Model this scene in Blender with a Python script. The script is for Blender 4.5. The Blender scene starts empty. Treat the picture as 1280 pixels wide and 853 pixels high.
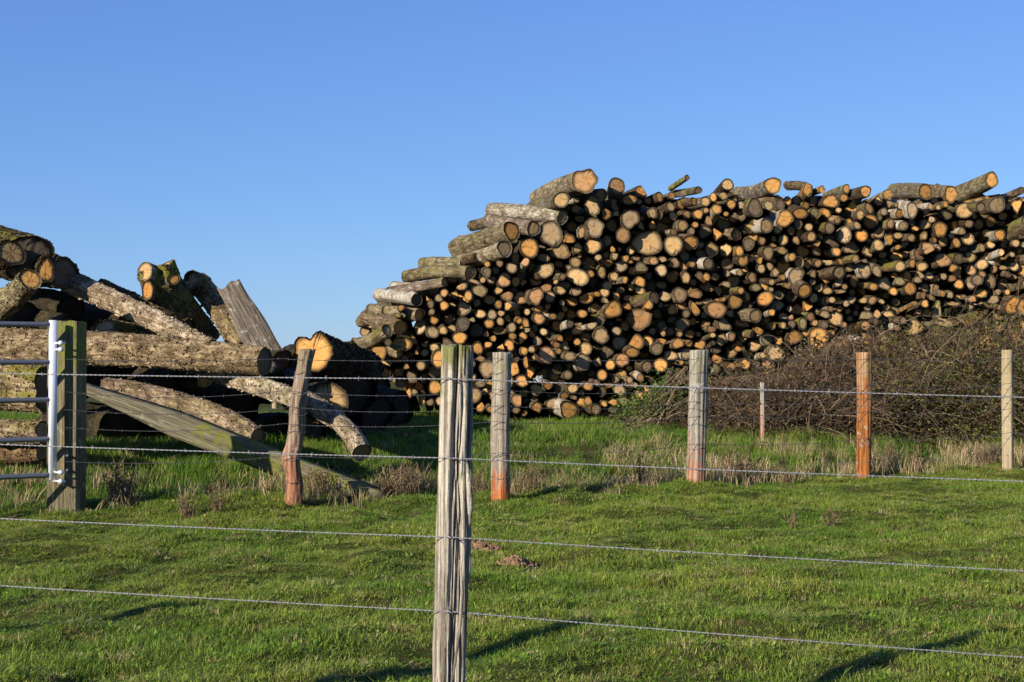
import bpy, math, random
import numpy as np
from mathutils import Vector

# ------------------------------------------------------------------ camera, sky, sun, exposure
sc = bpy.context.scene
C = sc.collection
F = 1760.0                      # focal length in pixels of the 1280 px wide photograph
EYE = 1.3
PITCH = math.atan(23.5 / F)
cam_d = bpy.data.cameras.new("camera")
cam_d.sensor_width = 36.0
cam_d.lens = F / 1280.0 * 36.0
cam_d.clip_start = 0.1
cam_d.clip_end = 6000.0
cam = bpy.data.objects.new("camera", cam_d)
C.objects.link(cam)
cam.location = (0, 0, EYE)
cam.rotation_euler = (math.radians(90) + PITCH, 0, 0)
sc.camera = cam

SUN_EL = math.radians(20.5)
SUN_AZ = math.radians(45.0)      # the sun stands behind the camera, this far round to the left
world = bpy.data.worlds.new("World")
sc.world = world
world.use_nodes = True
wn = world.node_tree
wn.nodes.clear()
sky = wn.nodes.new("ShaderNodeTexSky")
sky.sky_type = 'NISHITA'
sky.sun_disc = False
sky.sun_elevation = SUN_EL
sky.sun_rotation = math.radians(180) + SUN_AZ
sky.altitude = 100
sky.air_density = 1.0
sky.dust_density = 0.0
sky.ozone_density = 3.0
bg = wn.nodes.new("ShaderNodeBackground")
bg.inputs[1].default_value = 0.10
wo = wn.nodes.new("ShaderNodeOutputWorld")
# the photograph's clear sky has a softer gradient than the bare model: tone per channel
sp_ = wn.nodes.new("ShaderNodeSeparateColor"); cb_ = wn.nodes.new("ShaderNodeCombineColor")
wn.links.new(sky.outputs[0], sp_.inputs[0])
for k_, (g_, a_) in enumerate(((0.70, 0.562), (0.70, 0.821), (0.517, 1.87))):
    pw = wn.nodes.new("ShaderNodeMath"); pw.operation = 'POWER'; pw.inputs[1].default_value = g_
    ml = wn.nodes.new("ShaderNodeMath"); ml.operation = 'MULTIPLY'; ml.inputs[1].default_value = a_
    wn.links.new(sp_.outputs[k_], pw.inputs[0]); wn.links.new(pw.outputs[0], ml.inputs[0]); wn.links.new(ml.outputs[0], cb_.inputs[k_])
wn.links.new(cb_.outputs[0], bg.inputs[0])
wn.links.new(bg.outputs[0], wo.inputs[0])

sun_d = bpy.data.lights.new("sun", 'SUN')
sun_d.energy = 5.0
sun_d.angle = math.radians(0.5)
sun_d.color = (1.0, 0.91, 0.78)
sun = bpy.data.objects.new("sun", sun_d)
C.objects.link(sun)
S = Vector((-math.sin(SUN_AZ) * math.cos(SUN_EL), -math.cos(SUN_AZ) * math.cos(SUN_EL), math.sin(SUN_EL)))
sun.rotation_euler = S.to_track_quat('Z', 'Y').to_euler()
sun.location = (-8, -8, 12)

sc.view_settings.view_transform = 'Standard'
sc.view_settings.look = 'None'
sc.view_settings.gamma = 1.0
sc.view_settings.exposure = 0.85

# ------------------------------------------------------------------ small helpers
rs = np.random.RandomState(7)
random.seed(7)
CP, SP = math.cos(PITCH), math.sin(PITCH)


def at(px, py, Y):
    """world point seen at photo pixel (px, py) at distance Y"""
    x = (px - 640.0) / F
    y = -(py - 426.5) / F
    d = np.array([x, CP - y * SP, SP + y * CP])
    d = d * (Y / d[1])
    return np.array([d[0], d[1], EYE + d[2]])


def _h(ix, iy, s):
    n = (ix * 374761393 + iy * 668265263 + s * 2147483647 + 12345) & 0xFFFFFFFF
    n = ((n ^ (n >> 13)) * 1274126177) & 0xFFFFFFFF
    return ((n ^ (n >> 16)) & 0xFFFF) / 65535.0


def vn(x, y, s=0):
    """value noise, -1..1"""
    x = np.asarray(x, float); y = np.asarray(y, float)
    ix = np.floor(x).astype(np.int64); iy = np.floor(y).astype(np.int64)
    fx = x - ix; fy = y - iy
    fx = fx * fx * (3 - 2 * fx); fy = fy * fy * (3 - 2 * fy)
    a = _h(ix, iy, s); b = _h(ix + 1, iy, s); c = _h(ix, iy + 1, s); d = _h(ix + 1, iy + 1, s)
    return ((a + (b - a) * fx) * (1 - fy) + (c + (d - c) * fx) * fy) * 2 - 1


FX = np.array([-12, -3.6, -1.75, -0.13, 1.8, 3.68, 5.55, 14.0])
FY = np.array([8.8, 11.4, 12.1, 12.5, 13.7, 14.7, 15.8, 20.5])


def fence_y(x):
    return np.interp(x, FX, FY)


def gz(x, y):
    x = np.asarray(x, float); y = np.asarray(y, float)
    t = np.clip((y - fence_y(x) - 0.2) / 3.2, 0, 1)
    z = 0.35 * t * t * (3 - 2 * t)
    m = np.exp(-((y - 12) / 26.0) ** 2)
    z = z + m * (0.034 * np.abs(vn(x * 3.7, y * 3.7, 12)) + 0.030 * vn(x * 0.9, y * 0.9, 1) + 0.036 * vn(x * 2.3, y * 2.3, 2) + 0.026 * vn(x * 5.5, y * 5.5, 3)
                 + 0.006 * vn(x * 13, y * 13, 4))
    # a turfy ridge along the old fence line
    z = z + 0.06 * np.exp(-((y - fence_y(x) - 0.15) / 0.45) ** 2) * (1 + 0.8 * vn(x * 1.6, y * 1.1, 5)) * (np.abs(x) < 12)
    return z


def mesh_from(name, V, faces, mats=(), mat_idx=None, attrs=None, smooth=True):
    """V Nx3, faces: list of arrays (M x k) with the same k each"""
    me = bpy.data.meshes.new(name)
    V = np.asarray(V, np.float32)
    if not isinstance(faces, (list, tuple)):
        faces = [faces]
    faces = [np.asarray(f, np.int32) for f in faces if len(f)]
    nl = sum(f.size for f in faces); nf = sum(len(f) for f in faces)
    me.vertices.add(len(V)); me.vertices.foreach_set("co", V.ravel())
    me.loops.add(nl); me.polygons.add(nf)
    me.loops.foreach_set("vertex_index", np.concatenate([f.ravel() for f in faces]))
    tot = np.concatenate([np.full(len(f), f.shape[1], np.int32) for f in faces])
    st = np.concatenate([[0], np.cumsum(tot)[:-1]]).astype(np.int32)
    me.polygons.foreach_set("loop_start", st)
    me.polygons.foreach_set("loop_total", tot)
    if smooth:
        me.polygons.foreach_set("use_smooth", np.ones(nf, bool))
    for m in mats:
        me.materials.append(m)
    if mat_idx is not None:
        me.polygons.foreach_set("material_index", np.asarray(mat_idx, np.int32))
    me.update(calc_edges=True)
    if attrs:
        for k, (typ, arr) in attrs.items():
            a = me.attributes.new(k, typ, 'POINT')
            arr = np.asarray(arr, np.float32)
            if typ == 'FLOAT':
                a.data.foreach_set("value", arr.ravel())
            elif typ == 'FLOAT_VECTOR':
                a.data.foreach_set("vector", arr.ravel())
            elif typ == 'FLOAT_COLOR':
                if arr.shape[1] == 3:
                    arr = np.concatenate([arr, np.ones((len(arr), 1), np.float32)], 1)
                a.data.foreach_set("color", arr.ravel())
    return me


def link(name, me, parent=None, loc=None, label=None, cat=None, group=None, kind=None):
    o = bpy.data.objects.new(name, me)
    C.objects.link(o)
    if loc is not None:
        o.location = loc
    if parent is not None:
        o.parent = parent
    if label: o["label"] = label
    if cat: o["category"] = cat
    if group: o["group"] = group
    if kind: o["kind"] = kind
    return o


def frames(P):
    """tangent / normal / binormal along a polyline"""
    P = np.asarray(P, float)
    T = np.gradient(P, axis=0)
    T /= np.linalg.norm(T, axis=1)[:, None] + 1e-12
    up = np.array([0, 0, 1.0]) if abs(T[0][2]) < 0.85 else np.array([1.0, 0, 0])
    N = np.empty_like(T); B = np.empty_like(T)
    for i in range(len(P)):
        u = up if i == 0 else B[i - 1]
        n = np.cross(u, T[i]); n /= np.linalg.norm(n) + 1e-12
        b = np.cross(T[i], n)
        N[i] = n; B[i] = b
    return T, N, B


def sweep(P, R, nseg=6, cap=True):
    """R: per ring radius, or (rings x nseg) array"""
    P = np.asarray(P, float)
    T, N, B = frames(P)
    n = len(P)
    th = np.linspace(0, 2 * math.pi, nseg, endpoint=False)
    R = np.asarray(R, float)
    if R.ndim == 0:
        R = np.full((n, nseg), float(R))
    elif R.ndim == 1:
        R = np.repeat(R[:, None], nseg, 1)
    V = P[:, None, :] + R[:, :, None] * (np.cos(th)[None, :, None] * N[:, None, :] + np.sin(th)[None, :, None] * B[:, None, :])
    V = V.reshape(-1, 3)
    i = np.arange(n - 1)[:, None]; j = np.arange(nseg)[None, :]
    a = i * nseg + j; b = i * nseg + (j + 1) % nseg
    Q = np.stack([a, b, b + nseg, a + nseg], -1).reshape(-1, 4)
    Tt = np.zeros((0, 3), int)
    if cap:
        c0 = len(V); V = np.vstack([V, P[0], P[-1]])
        jj = np.arange(nseg)
        t0 = np.stack([np.full(nseg, c0), (jj + 1) % nseg, jj], -1)
        o = (n - 1) * nseg
        t1 = np.stack([np.full(nseg, c0 + 1), o + jj, o + (jj + 1) % nseg], -1)
        Tt = np.vstack([t0, t1])
    return V, Q, Tt


class Acc:
    """collects pieces into one mesh"""
    def __init__(s):
        s.V = []; s.Q = []; s.T = []; s.n = 0; s.A = {}

    def add(s, V, Q=None, T=None, **at_):
        s.V.append(V)
        if Q is not None and len(Q): s.Q.append(np.asarray(Q) + s.n)
        if T is not None and len(T): s.T.append(np.asarray(T) + s.n)
        for k, v in at_.items():
            v = np.asarray(v, float)
            if v.ndim == 0: v = np.full(len(V), float(v))
            elif v.ndim == 1 and len(v) in (3, 4) and len(V) != len(v): v = np.tile(v, (len(V), 1))
            s.A.setdefault(k, []).append(v)
        s.n += len(V)

    def mesh(s, name, mats, smooth=True):
        V = np.vstack(s.V)
        fs = []
        if s.Q: fs.append(np.vstack(s.Q))
        if s.T: fs.append(np.vstack(s.T))
        at_ = {}
        for k, v in s.A.items():
            v = np.concatenate(v, 0)
            typ = 'FLOAT' if v.ndim == 1 else ('FLOAT_COLOR' if k.endswith('col') else 'FLOAT_VECTOR')
            at_[k] = (typ, v)
        return mesh_from(name, V, fs, mats, attrs=at_, smooth=smooth)


# ------------------------------------------------------------------ materials
class NT:
    def __init__(s, name, rough=0.9, spec=0.2):
        s.m = bpy.data.materials.new(name)
        s.m.use_nodes = True
        s.t = s.m.node_tree
        s.t.nodes.clear()
        s.out = s.t.nodes.new("ShaderNodeOutputMaterial")
        s.p = s.t.nodes.new("ShaderNodeBsdfPrincipled")
        s.p.inputs["Roughness"].default_value = rough
        s.p.inputs["Specular IOR Level"].default_value = spec
        s.t.links.new(s.p.outputs[0], s.out.inputs[0])

    def n(s, typ, **kw):
        n = s.t.nodes.new(typ)
        for k, v in kw.items():
            setattr(n, k, v)
        return n

    def l(s, a, b):
        s.t.links.new(a, b)

    def val(s, x, sock):
        if isinstance(x, (int, float)):
            sock.default_value = x
        elif isinstance(x, (tuple, list)):
            sock.default_value = tuple(x) + ((1.0,) if len(x) == 3 and len(sock.default_value) == 4 else ())
        else:
            s.l(x, sock)

    def attr(s, name, out="Vector", typ='GEOMETRY'):
        n = s.n("ShaderNodeAttribute", attribute_name=name, attribute_type=typ)
        return n.outputs[out]

    def noise(s, vec, scale, detail=4, rough=0.55, dist=0.0, out="Fac"):
        n = s.n("ShaderNodeTexNoise")
        n.inputs["Scale"].default_value = scale
        n.inputs["Detail"].default_value = detail
        n.inputs["Roughness"].default_value = rough
        n.inputs["Distortion"].default_value = dist
        if vec is not None: s.l(vec, n.inputs["Vector"])
        return n.outputs[out]

    def vor(s, vec, scale, feature='F1', out="Distance"):
        n = s.n("ShaderNodeTexVoronoi", feature=feature)
        n.inputs["Scale"].default_value = scale
        if vec is not None: s.l(vec, n.inputs["Vector"])
        return n.outputs[out]

    def mapping(s, vec, scale=(1, 1, 1), loc=(0, 0, 0)):
        n = s.n("ShaderNodeMapping")
        n.inputs["Scale"].default_value = scale
        s.val(loc, n.inputs["Location"])
        s.l(vec, n.inputs["Vector"])
        return n.outputs[0]

    def math(s, op, a, b=0.0, c=0.0, clamp=False):
        n = s.n("ShaderNodeMath", operation=op, use_clamp=clamp)
        s.val(a, n.inputs[0]); s.val(b, n.inputs[1]); s.val(c, n.inputs[2])
        return n.outputs[0]

    def ss(s, x, lo, hi):
        n = s.n("ShaderNodeMapRange", interpolation_type='SMOOTHSTEP')
        s.val(x, n.inputs[0]); n.inputs[1].default_value = lo; n.inputs[2].default_value = hi
        return n.outputs[0]

    def mix(s, f, a, b, mode='MIX'):
        n = s.n("ShaderNodeMix", data_type='RGBA', blend_type=mode)
        s.val(f, n.inputs[0]); s.val(a, n.inputs[6]); s.val(b, n.inputs[7])
        return n.outputs[2]

    def ramp(s, x, stops):
        n = s.n("ShaderNodeValToRGB")
        e = n.color_ramp.elements
        while len(e) < len(stops): e.new(0.5)
        for k, (p, c) in enumerate(stops):
            e[k].position = p; e[k].color = tuple(c) + (1,)
        s.l(x, n.inputs[0])
        return n.outputs[0]

    def bump(s, h, dist=0.01, strength=1.0, normal=None):
        n = s.n("ShaderNodeBump")
        n.inputs["Strength"].default_value = strength
        n.inputs["Distance"].default_value = dist
        s.l(h, n.inputs["Height"])
        if normal is not None: s.l(normal, n.inputs["Normal"])
        return n.outputs[0]

    def done(s, col, normal=None, rough=None):
        s.val(col, s.p.inputs["Base Color"])
        if normal is not None: s.l(normal, s.p.inputs["Normal"])
        if rough is not None: s.val(rough, s.p.inputs["Roughness"])
        return s.m


def up_mask(t, lo=0.0, hi=0.9):
    g = t.n("ShaderNodeNewGeometry")
    sx = t.n("ShaderNodeSeparateXYZ"); t.l(g.outputs["Normal"], sx.inputs[0])
    return t.ss(sx.outputs[2], lo, hi)


def make_bark():
    t = NT("bark", 0.92, 0.15)
    lc = t.attr("lc"); bc = t.attr("bcol", "Color"); mo = t.attr("moss", "Fac")
    v1 = t.mapping(lc, (1, 1, 0.22))
    ridge = t.noise(v1, 34, 5, 0.65, 0.6)
    pat = t.noise(lc, 7, 4, 0.6)
    wv = t.n('ShaderNodeVectorMath', operation='MULTIPLY_ADD'); t.l(t.noise(lc, 9, 4, 0.6, 0, 'Color'), wv.inputs[0]); wv.inputs[1].default_value = (.12, .12, .3); t.l(lc, wv.inputs[2])
    crack = t.vor(t.mapping(wv.outputs[0], (1, 1, 0.16)), 26, 'DISTANCE_TO_EDGE')
    cr = t.math('MAXIMUM', t.ss(crack, 0.0, 0.12), t.ss(pat, 0.40, 0.54))
    fine = t.noise(lc, 75, 4, 0.75)
    c = t.mix(t.ss(pat, 0.36, 0.66), t.mix(1.0, bc, (0.62, 0.58, 0.52), 'MULTIPLY'), t.mix(1.0, bc, (1.12, 1.10, 1.05), 'MULTIPLY'))
    c = t.mix(t.ss(ridge, 0.42, 0.62), t.mix(1.0, c, (0.45, 0.42, 0.40), 'MULTIPLY'), c)
    c = t.mix(t.math('MULTIPLY', t.ss(fine, 0.60, 0.70), 0.45), c, (0.40, 0.38, 0.30))          # lichen specks
    lich = t.noise(lc, 22, 5, 0.7)
    c = t.mix(t.math('MULTIPLY', t.ss(lich, 0.60, 0.66), 0.5), c, t.mix(1.0, bc, (2.0, 2.0, 1.9), 'MULTIPLY'))
    c = t.mix(t.math('MULTIPLY', t.ss(t.noise(lc, 14, 5, 0.7), 0.58, 0.66), 0.6), c, t.mix(1.0, bc, (0.35, 0.30, 0.26), 'MULTIPLY'))
    c = t.mix(t.math('SUBTRACT', 1.0, cr), c, t.mix(1.0, bc, (0.38, 0.33, 0.28), 'MULTIPLY'))
    msk = t.math('MULTIPLY', t.ss(t.noise(lc, 4.5, 4, 0.6), 0.40, 0.58), t.math('MULTIPLY', mo, up_mask(t, -0.6, 0.5)))
    c = t.mix(msk, c, t.mix(fine, (0.085, 0.080, 0.010), (0.20, 0.18, 0.024)))
    h = t.math('ADD', t.math('MULTIPLY', ridge, 1.0), t.math('MULTIPLY', cr, 0.35))
    h = t.math('ADD', h, t.math('MULTIPLY', fine, 0.25))
    return t.done(c, t.bump(h, 0.035, 1.0))


def make_birch():
    t = NT("birch_bark", 0.75, 0.25)
    lc = t.attr("lc"); mo = t.attr("moss", "Fac")
    band = t.noise(t.mapping(lc, (1.2, 1.2, 9)), 9, 4, 0.6)
    lent = t.noise(t.mapping(lc, (1, 1, 7)), 30, 2, 0.5)
    big = t.noise(lc, 5, 4, 0.6)
    c = t.ramp(band, [(0.36, (0.09, 0.07, 0.05)), (0.46, (0.28, 0.24, 0.18)), (0.60, (0.38, 0.35, 0.30)), (0.8, (0.48, 0.46, 0.41))])
    c = t.mix(t.ss(lent, 0.62, 0.68), c, (0.08, 0.06, 0.05))
    c = t.mix(t.ss(big, 0.50, 0.60), c, (0.17, 0.125, 0.08))
    msk = t.math('MULTIPLY', t.ss(t.noise(lc, 6, 4, 0.6), 0.48, 0.62), mo)
    c = t.mix(msk, c, (0.10, 0.105, 0.02))
    return t.done(c, t.bump(t.math('ADD', band, lent), 0.006, 0.8))


def make_cut():
    """sawn log end: rings, heart, cracks, saw marks, dirt.  lc = (x, y, seed) in unit-disc coordinates"""
    t = NT("sawn_wood", 0.85, 0.2)
    lc = t.attr("lc"); fc = t.attr("fcol", "Color"); rnd = t.attr("rnd", "Fac")
    sx = t.n("ShaderNodeSeparateXYZ"); t.l(lc, sx.inputs[0])
    x, y = sx.outputs[0], sx.outputs[1]
    cb = t.n("ShaderNodeCombineXYZ"); t.l(x, cb.inputs[0]); t.l(y, cb.inputs[1])
    t.l(t.math('MULTIPLY', rnd, 37.0), cb.inputs[2])
    v = cb.outputs[0]
    wob = t.noise(v, 1.6, 3, 0.5)
    r = t.math('SQRT', t.math('ADD', t.math('POWER', t.math('ABSOLUTE', t.math('SUBTRACT', x, t.math('MULTIPLY', t.math('SUBTRACT', rnd, 0.5), 0.3))), 2.0),
                              t.math('POWER', t.math('ABSOLUTE', t.math('ADD', y, 0.06)), 2.0)))
    r = t.math('ADD', r, t.math('MULTIPLY', t.math('SUBTRACT', wob, 0.5), 0.28))
    ring = t.math('SINE', t.math('MULTIPLY', r, 46.0))
    ring2 = t.math('SINE', t.math('MULTIPLY', r, 105.0))
    c = fc
    # heartwood: warmer, width differs from log to log
    heart = t.math('SUBTRACT', 1.0, t.ss(t.math('SUBTRACT', r, t.math('MULTIPLY', rnd, 0.45)), 0.22, 0.34))
    c = t.mix(t.math('MULTIPLY', heart, 0.55), c, t.mix(1.0, c, (1.12, 0.90, 0.62), 'MULTIPLY'))
    # darker sap ring
    sap = t.ss(r, 0.76, 0.93)
    c = t.mix(t.math('MULTIPLY', sap, 0.45), c, t.mix(1.0, c, (0.55, 0.50, 0.45), 'MULTIPLY'))
    c = t.mix(t.math('MULTIPLY', t.ss(ring, 0.1, 1.0), 0.22), c, t.mix(1.0, c, (0.6, 0.52, 0.45), 'MULTIPLY'))
    blot = t.noise(v, 2.3, 5, 0.62)
    c = t.mix(t.math('MULTIPLY', t.ss(blot, 0.50, 0.72), 0.65), c, t.mix(1.0, c, (0.50, 0.46, 0.44), 'MULTIPLY'))
    grain = t.noise(t.mapping(v, (1.0, 6.0, 1.0)), 9, 4, 0.65)
    c = t.mix(t.math('MULTIPLY', t.ss(grain, 0.35, 0.7), 0.35), t.mix(1.0, c, (1.15, 1.13, 1.1), 'MULTIPLY'), t.mix(1.0, c, (0.7, 0.68, 0.66), 'MULTIPLY'))
    # radial drying cracks
    ang = t.math('ARCTAN2', y, x)
    ca = t.n("ShaderNodeCombineXYZ"); t.l(t.math('MULTIPLY', ang, 1.5), ca.inputs[0]); t.l(t.math('MULTIPLY', rnd, 91.0), ca.inputs[1])
    t.l(t.math('MULTIPLY', r, 0.35), ca.inputs[2])
    ck = t.vor(ca.outputs[0], 1.0, 'DISTANCE_TO_EDGE')
    on = t.ss(t.noise(ca.outputs[0], 0.8, 1), 0.48, 0.56)
    crack = t.math('MULTIPLY', t.math('SUBTRACT', 1.0, t.ss(ck, 0.004, 0.035)), t.math('MULTIPLY', on, t.ss(r, 0.02, 0.2)))
    c = t.mix(t.math('MULTIPLY', crack, 0.85), c, (0.03, 0.022, 0.015))
    h = t.math('ADD', t.math('MULTIPLY', grain, 0.6), t.math('ADD', t.math('MULTIPLY', ring2, 0.05), t.math('MULTIPLY', crack, -1.0)))
    h = t.math('ADD', h, t.math('MULTIPLY', blot, 1.0))
    return t.done(c, t.bump(h, 0.012, 0.7))


def make_post_wood(name, base, dark, tint=None, tint_lo=0.45, tint_hi=0.6, tint_h=(0.0, 10.0), moss=0.3, bscale=1.0):
    """weathered timber; coordinates are the object's own; tint patches fade out between the two heights"""
    t = NT(name, 0.9, 0.15)
    tc = t.n("ShaderNodeTexCoord").outputs["Object"]
    gr = t.noise(t.mapping(tc, (1, 1, 0.035)), 95 * bscale, 5, 0.7, 0.3)
    gr2 = t.noise(t.mapping(tc, (1, 1, 0.08)), 22 * bscale, 4, 0.6, 0.4)
    pat = t.noise(tc, 9, 5, 0.65)
    fine = t.noise(tc, 160, 3, 0.7)
    c = t.mix(t.ss(gr, 0.38, 0.62), dark, base)
    c = t.mix(t.math('MULTIPLY', t.ss(gr2, 0.50, 0.62), 0.55), c, t.mix(1.0, c, (0.5, 0.47, 0.45), 'MULTIPLY'))
    sx = t.n("ShaderNodeSeparateXYZ"); t.l(tc, sx.inputs[0])
    if tint:
        hm = t.math('SUBTRACT', 1.0, t.ss(sx.outputs[2], tint_h[0], tint_h[1]))
        nz1 = t.math('MULTIPLY_ADD', t.noise(t.mapping(tc, (1, 1, 0.12)), 30, 5, 0.7), 1.3, -0.15)
        nz2 = t.math('MULTIPLY_ADD', t.noise(tc, 9, 5, 0.7), 1.2, -0.1)
        tm = t.ss(t.math('ADD', t.math('MULTIPLY_ADD', nz1, 0.5, t.math('MULTIPLY', nz2, 0.5)), t.math('MULTIPLY', t.math('SUBTRACT', hm, 0.5), 0.42)), tint_lo, tint_hi)
        c = t.mix(tm, c, t.mix(t.ss(gr, .36, .58), t.mix(1.0, tint, (0.35, 0.32, 0.3), 'MULTIPLY'), tint))
    c = t.mix(t.math('MULTIPLY', t.ss(pat, 0.56, 0.70), 0.6), c, (0.42, 0.42, 0.33))
    hm2 = t.ss(sx.outputs[2], 0.95, 1.35)
    mk = t.math('MULTIPLY', t.ss(t.math('ADD', t.noise(tc, 9, 4, 0.6), t.math('MULTIPLY', hm2, 0.20)), 0.60, 0.76), moss)
    c = t.mix(mk, c, t.mix(fine, (0.09, 0.10, 0.018), (0.20, 0.20, 0.05)))
    h = t.math('ADD', gr, t.math('MULTIPLY', gr2, 0.8))
    h = t.math('ADD', h, t.math('MULTIPLY', fine, 0.12))
    return t.done(c, t.bump(h, 0.02, 1.0))


def make_ground():
    t = NT("turf", 1.0, 0.05)
    g = t.n("ShaderNodeNewGeometry").outputs["Position"]
    a = t.noise(g, 0.9, 5, 0.6); b = t.noise(g, 9, 5, 0.7); f = t.noise(g, 70, 4, 0.7)
    c = t.mix(t.ss(a, 0.35, 0.65), (0.050, 0.065, 0.014), (0.080, 0.085, 0.022))
    c = t.mix(t.ss(b, 0.54, 0.66), c, (0.13, 0.085, 0.042))
    c = t.mix(t.ss(f, 0.4, 0.7), c, t.mix(1.0, c, (0.4, 0.4, 0.4), 'MULTIPLY'))
    return t.done(c, t.bump(t.math('ADD', b, f), 0.03, 0.8))


def make_grass(name, cols, trans=0.35):
    """blade colour: per blade tone (bcol), patches over the ground, per clump randomness"""
    t = NT(name, 0.6, 0.25)
    g = t.n("ShaderNodeNewGeometry").outputs["Position"]
    a = t.noise(g, 0.7, 3, 0.6); b = t.noise(g, 4.5, 4, 0.6)
    bc = t.attr("bcol", "Color")
    ri = t.n("ShaderNodeObjectInfo").outputs["Random"]
    c = t.mix(t.ss(a, 0.38, 0.62), cols[0], cols[1])
    c = t.mix(t.math('MULTIPLY', t.ss(b, 0.52, 0.68), 0.75), c, cols[2])
    c = t.mix(t.ss(ri, 0.90, 0.98), c, cols[3])
    c = t.mix(1.0, c, bc, 'MULTIPLY')
    t.val(c, t.p.inputs["Base Color"])
    tr = t.n("ShaderNodeBsdfTranslucent"); t.l(c, tr.inputs[0])
    mx = t.n("ShaderNodeMixShader"); mx.inputs[0].default_value = trans
    t.l(t.p.outputs[0], mx.inputs[1]); t.l(tr.outputs[0], mx.inputs[2])
    t.l(mx.outputs[0], t.out.inputs[0])
    return t.m


def make_plain(name, col, rough=0.8, metal=0.0, nscale=30, var=0.5, bump=0.004):
    t = NT(name, rough, 0.3)
    tc = t.n("ShaderNodeTexCoord").outputs["Object"]
    n = t.noise(tc, nscale, 5, 0.65)
    c = t.mix(t.ss(n, 0.35, 0.65), tuple(x * (1 - var) for x in col), tuple(min(1, x * (1 + var * 0.6)) for x in col))
    t.p.inputs["Metallic"].default_value = metal
    return t.done(c, t.bump(n, bump, 0.8))


def make_stem(name, a, b):
    t = NT(name, 0.85, 0.2)
    rnd = t.attr("rnd", "Fac")
    g = t.n("ShaderNodeNewGeometry").outputs["Position"]
    c = t.mix(rnd, a, b)
    c = t.mix(t.math('MULTIPLY', t.ss(t.noise(g, 25, 3), 0.45, 0.65), 0.4), c, (0.05, 0.035, 0.02))
    return t.done(c)


M_bark = make_bark(); M_birch = make_birch(); M_cut = make_cut()
M_ground = make_ground()
M_grass = make_grass("pasture_blades", [(0.145, 0.245, 0.024), (0.220, 0.285, 0.036), (0.310, 0.310, 0.065), (0.46, 0.38, 0.17)])
M_long = make_grass("long_blades", [(0.085, 0.185, 0.014), (0.125, 0.215, 0.020), (0.230, 0.240, 0.055), (0.38, 0.32, 0.15)])
M_straw = make_grass("dry_blades", [(0.40, 0.33, 0.15), (0.32, 0.27, 0.11), (0.23, 0.25, 0.07), (0.48, 0.41, 0.21)], 0.25)
M_steel = make_plain("shaded_galvanised_steel", (0.16, 0.17, 0.19), 0.5, 0.6, 60, 0.12, 0.0008)  # rails and brace: steel darkened in colour for their side away from the sun
M_stile = make_plain("sunlit_galvanised_steel", (0.70, 0.71, 0.72), 0.5, 0.2, 60, 0.10, 0.0008)  # stiles: the same steel, sunlit brightness put into its colour
M_wire = make_plain("galvanised_wire", (0.20, 0.20, 0.205), 0.6, 0.1, 40, 0.15, 0.0004)
M_oldwire = make_plain("dull_wire", (0.13, 0.12, 0.12), 0.6, 0.4, 40, 0.3, 0.0004)
M_bolt = make_plain("bolt_zinc", (0.75, 0.75, 0.76), 0.35, 0.6, 60, 0.2, 0.001)
M_soil = make_plain("dug_soil", (0.24, 0.14, 0.075), 1.0, 0.0, 35, 0.5, 0.02)
M_stem = make_stem("bramble_stems", (0.045, 0.024, 0.014), (0.25, 0.17, 0.105))
M_weed = make_stem("dead_weed_stems", (0.09, 0.058, 0.032), (0.25, 0.175, 0.10))
M_wool = make_plain("sheep_wool", (0.55, 0.53, 0.50), 1.0, 0.0, 60, 0.2, 0.002)

# ------------------------------------------------------------------ ground
def axis_lines(lo, hi, step, far, grow=1.25):
    a = list(np.arange(lo, hi + 1e-6, step))
    s = step; p = a[-1]
    while p < far:
        s *= grow; p += s; a.append(p)
    s = step; p = a[0]
    while p > -far:
        s *= grow; p -= s; a.insert(0, p)
    return np.array(a)


gx = axis_lines(-7.0, 11.5, 0.06, 3000)
gy = axis_lines(4.6, 24.5, 0.06, 3000)
GX, GY = np.meshgrid(gx, gy)
GZ = gz(GX, GY)
nx, ny = len(gx), len(gy)
V = np.stack([GX, GY, GZ], -1).reshape(-1, 3)
i = np.arange(ny - 1)[:, None] * nx + np.arange(nx - 1)[None, :]
Q = np.stack([i, i + 1, i + 1 + nx, i + nx], -1).reshape(-1, 4)
link("ground", mesh_from("ground", V, Q, [M_ground]), kind="structure", label="sloping pasture ground under the grass, rising to a bank behind the rear fence")

# ------------------------------------------------------------------ log builder
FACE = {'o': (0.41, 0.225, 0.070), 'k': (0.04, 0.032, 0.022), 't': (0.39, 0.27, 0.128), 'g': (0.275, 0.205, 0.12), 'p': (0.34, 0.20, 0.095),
        'd': (0.11, 0.085, 0.055), 'w': (0.40, 0.30, 0.18), 'm': (0.20, 0.165, 0.085), 'b': (0.53, 0.26, 0.070)}  # 'd' and 'k': shade on the log ends put into the wood colour
BARKS = [(0.21, 0.165, 0.105), (0.16, 0.112, 0.07), (0.11, 0.073, 0.045), (0.23, 0.19, 0.125), (0.15, 0.12, 0.07), (0.24, 0.175, 0.11)]


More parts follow.
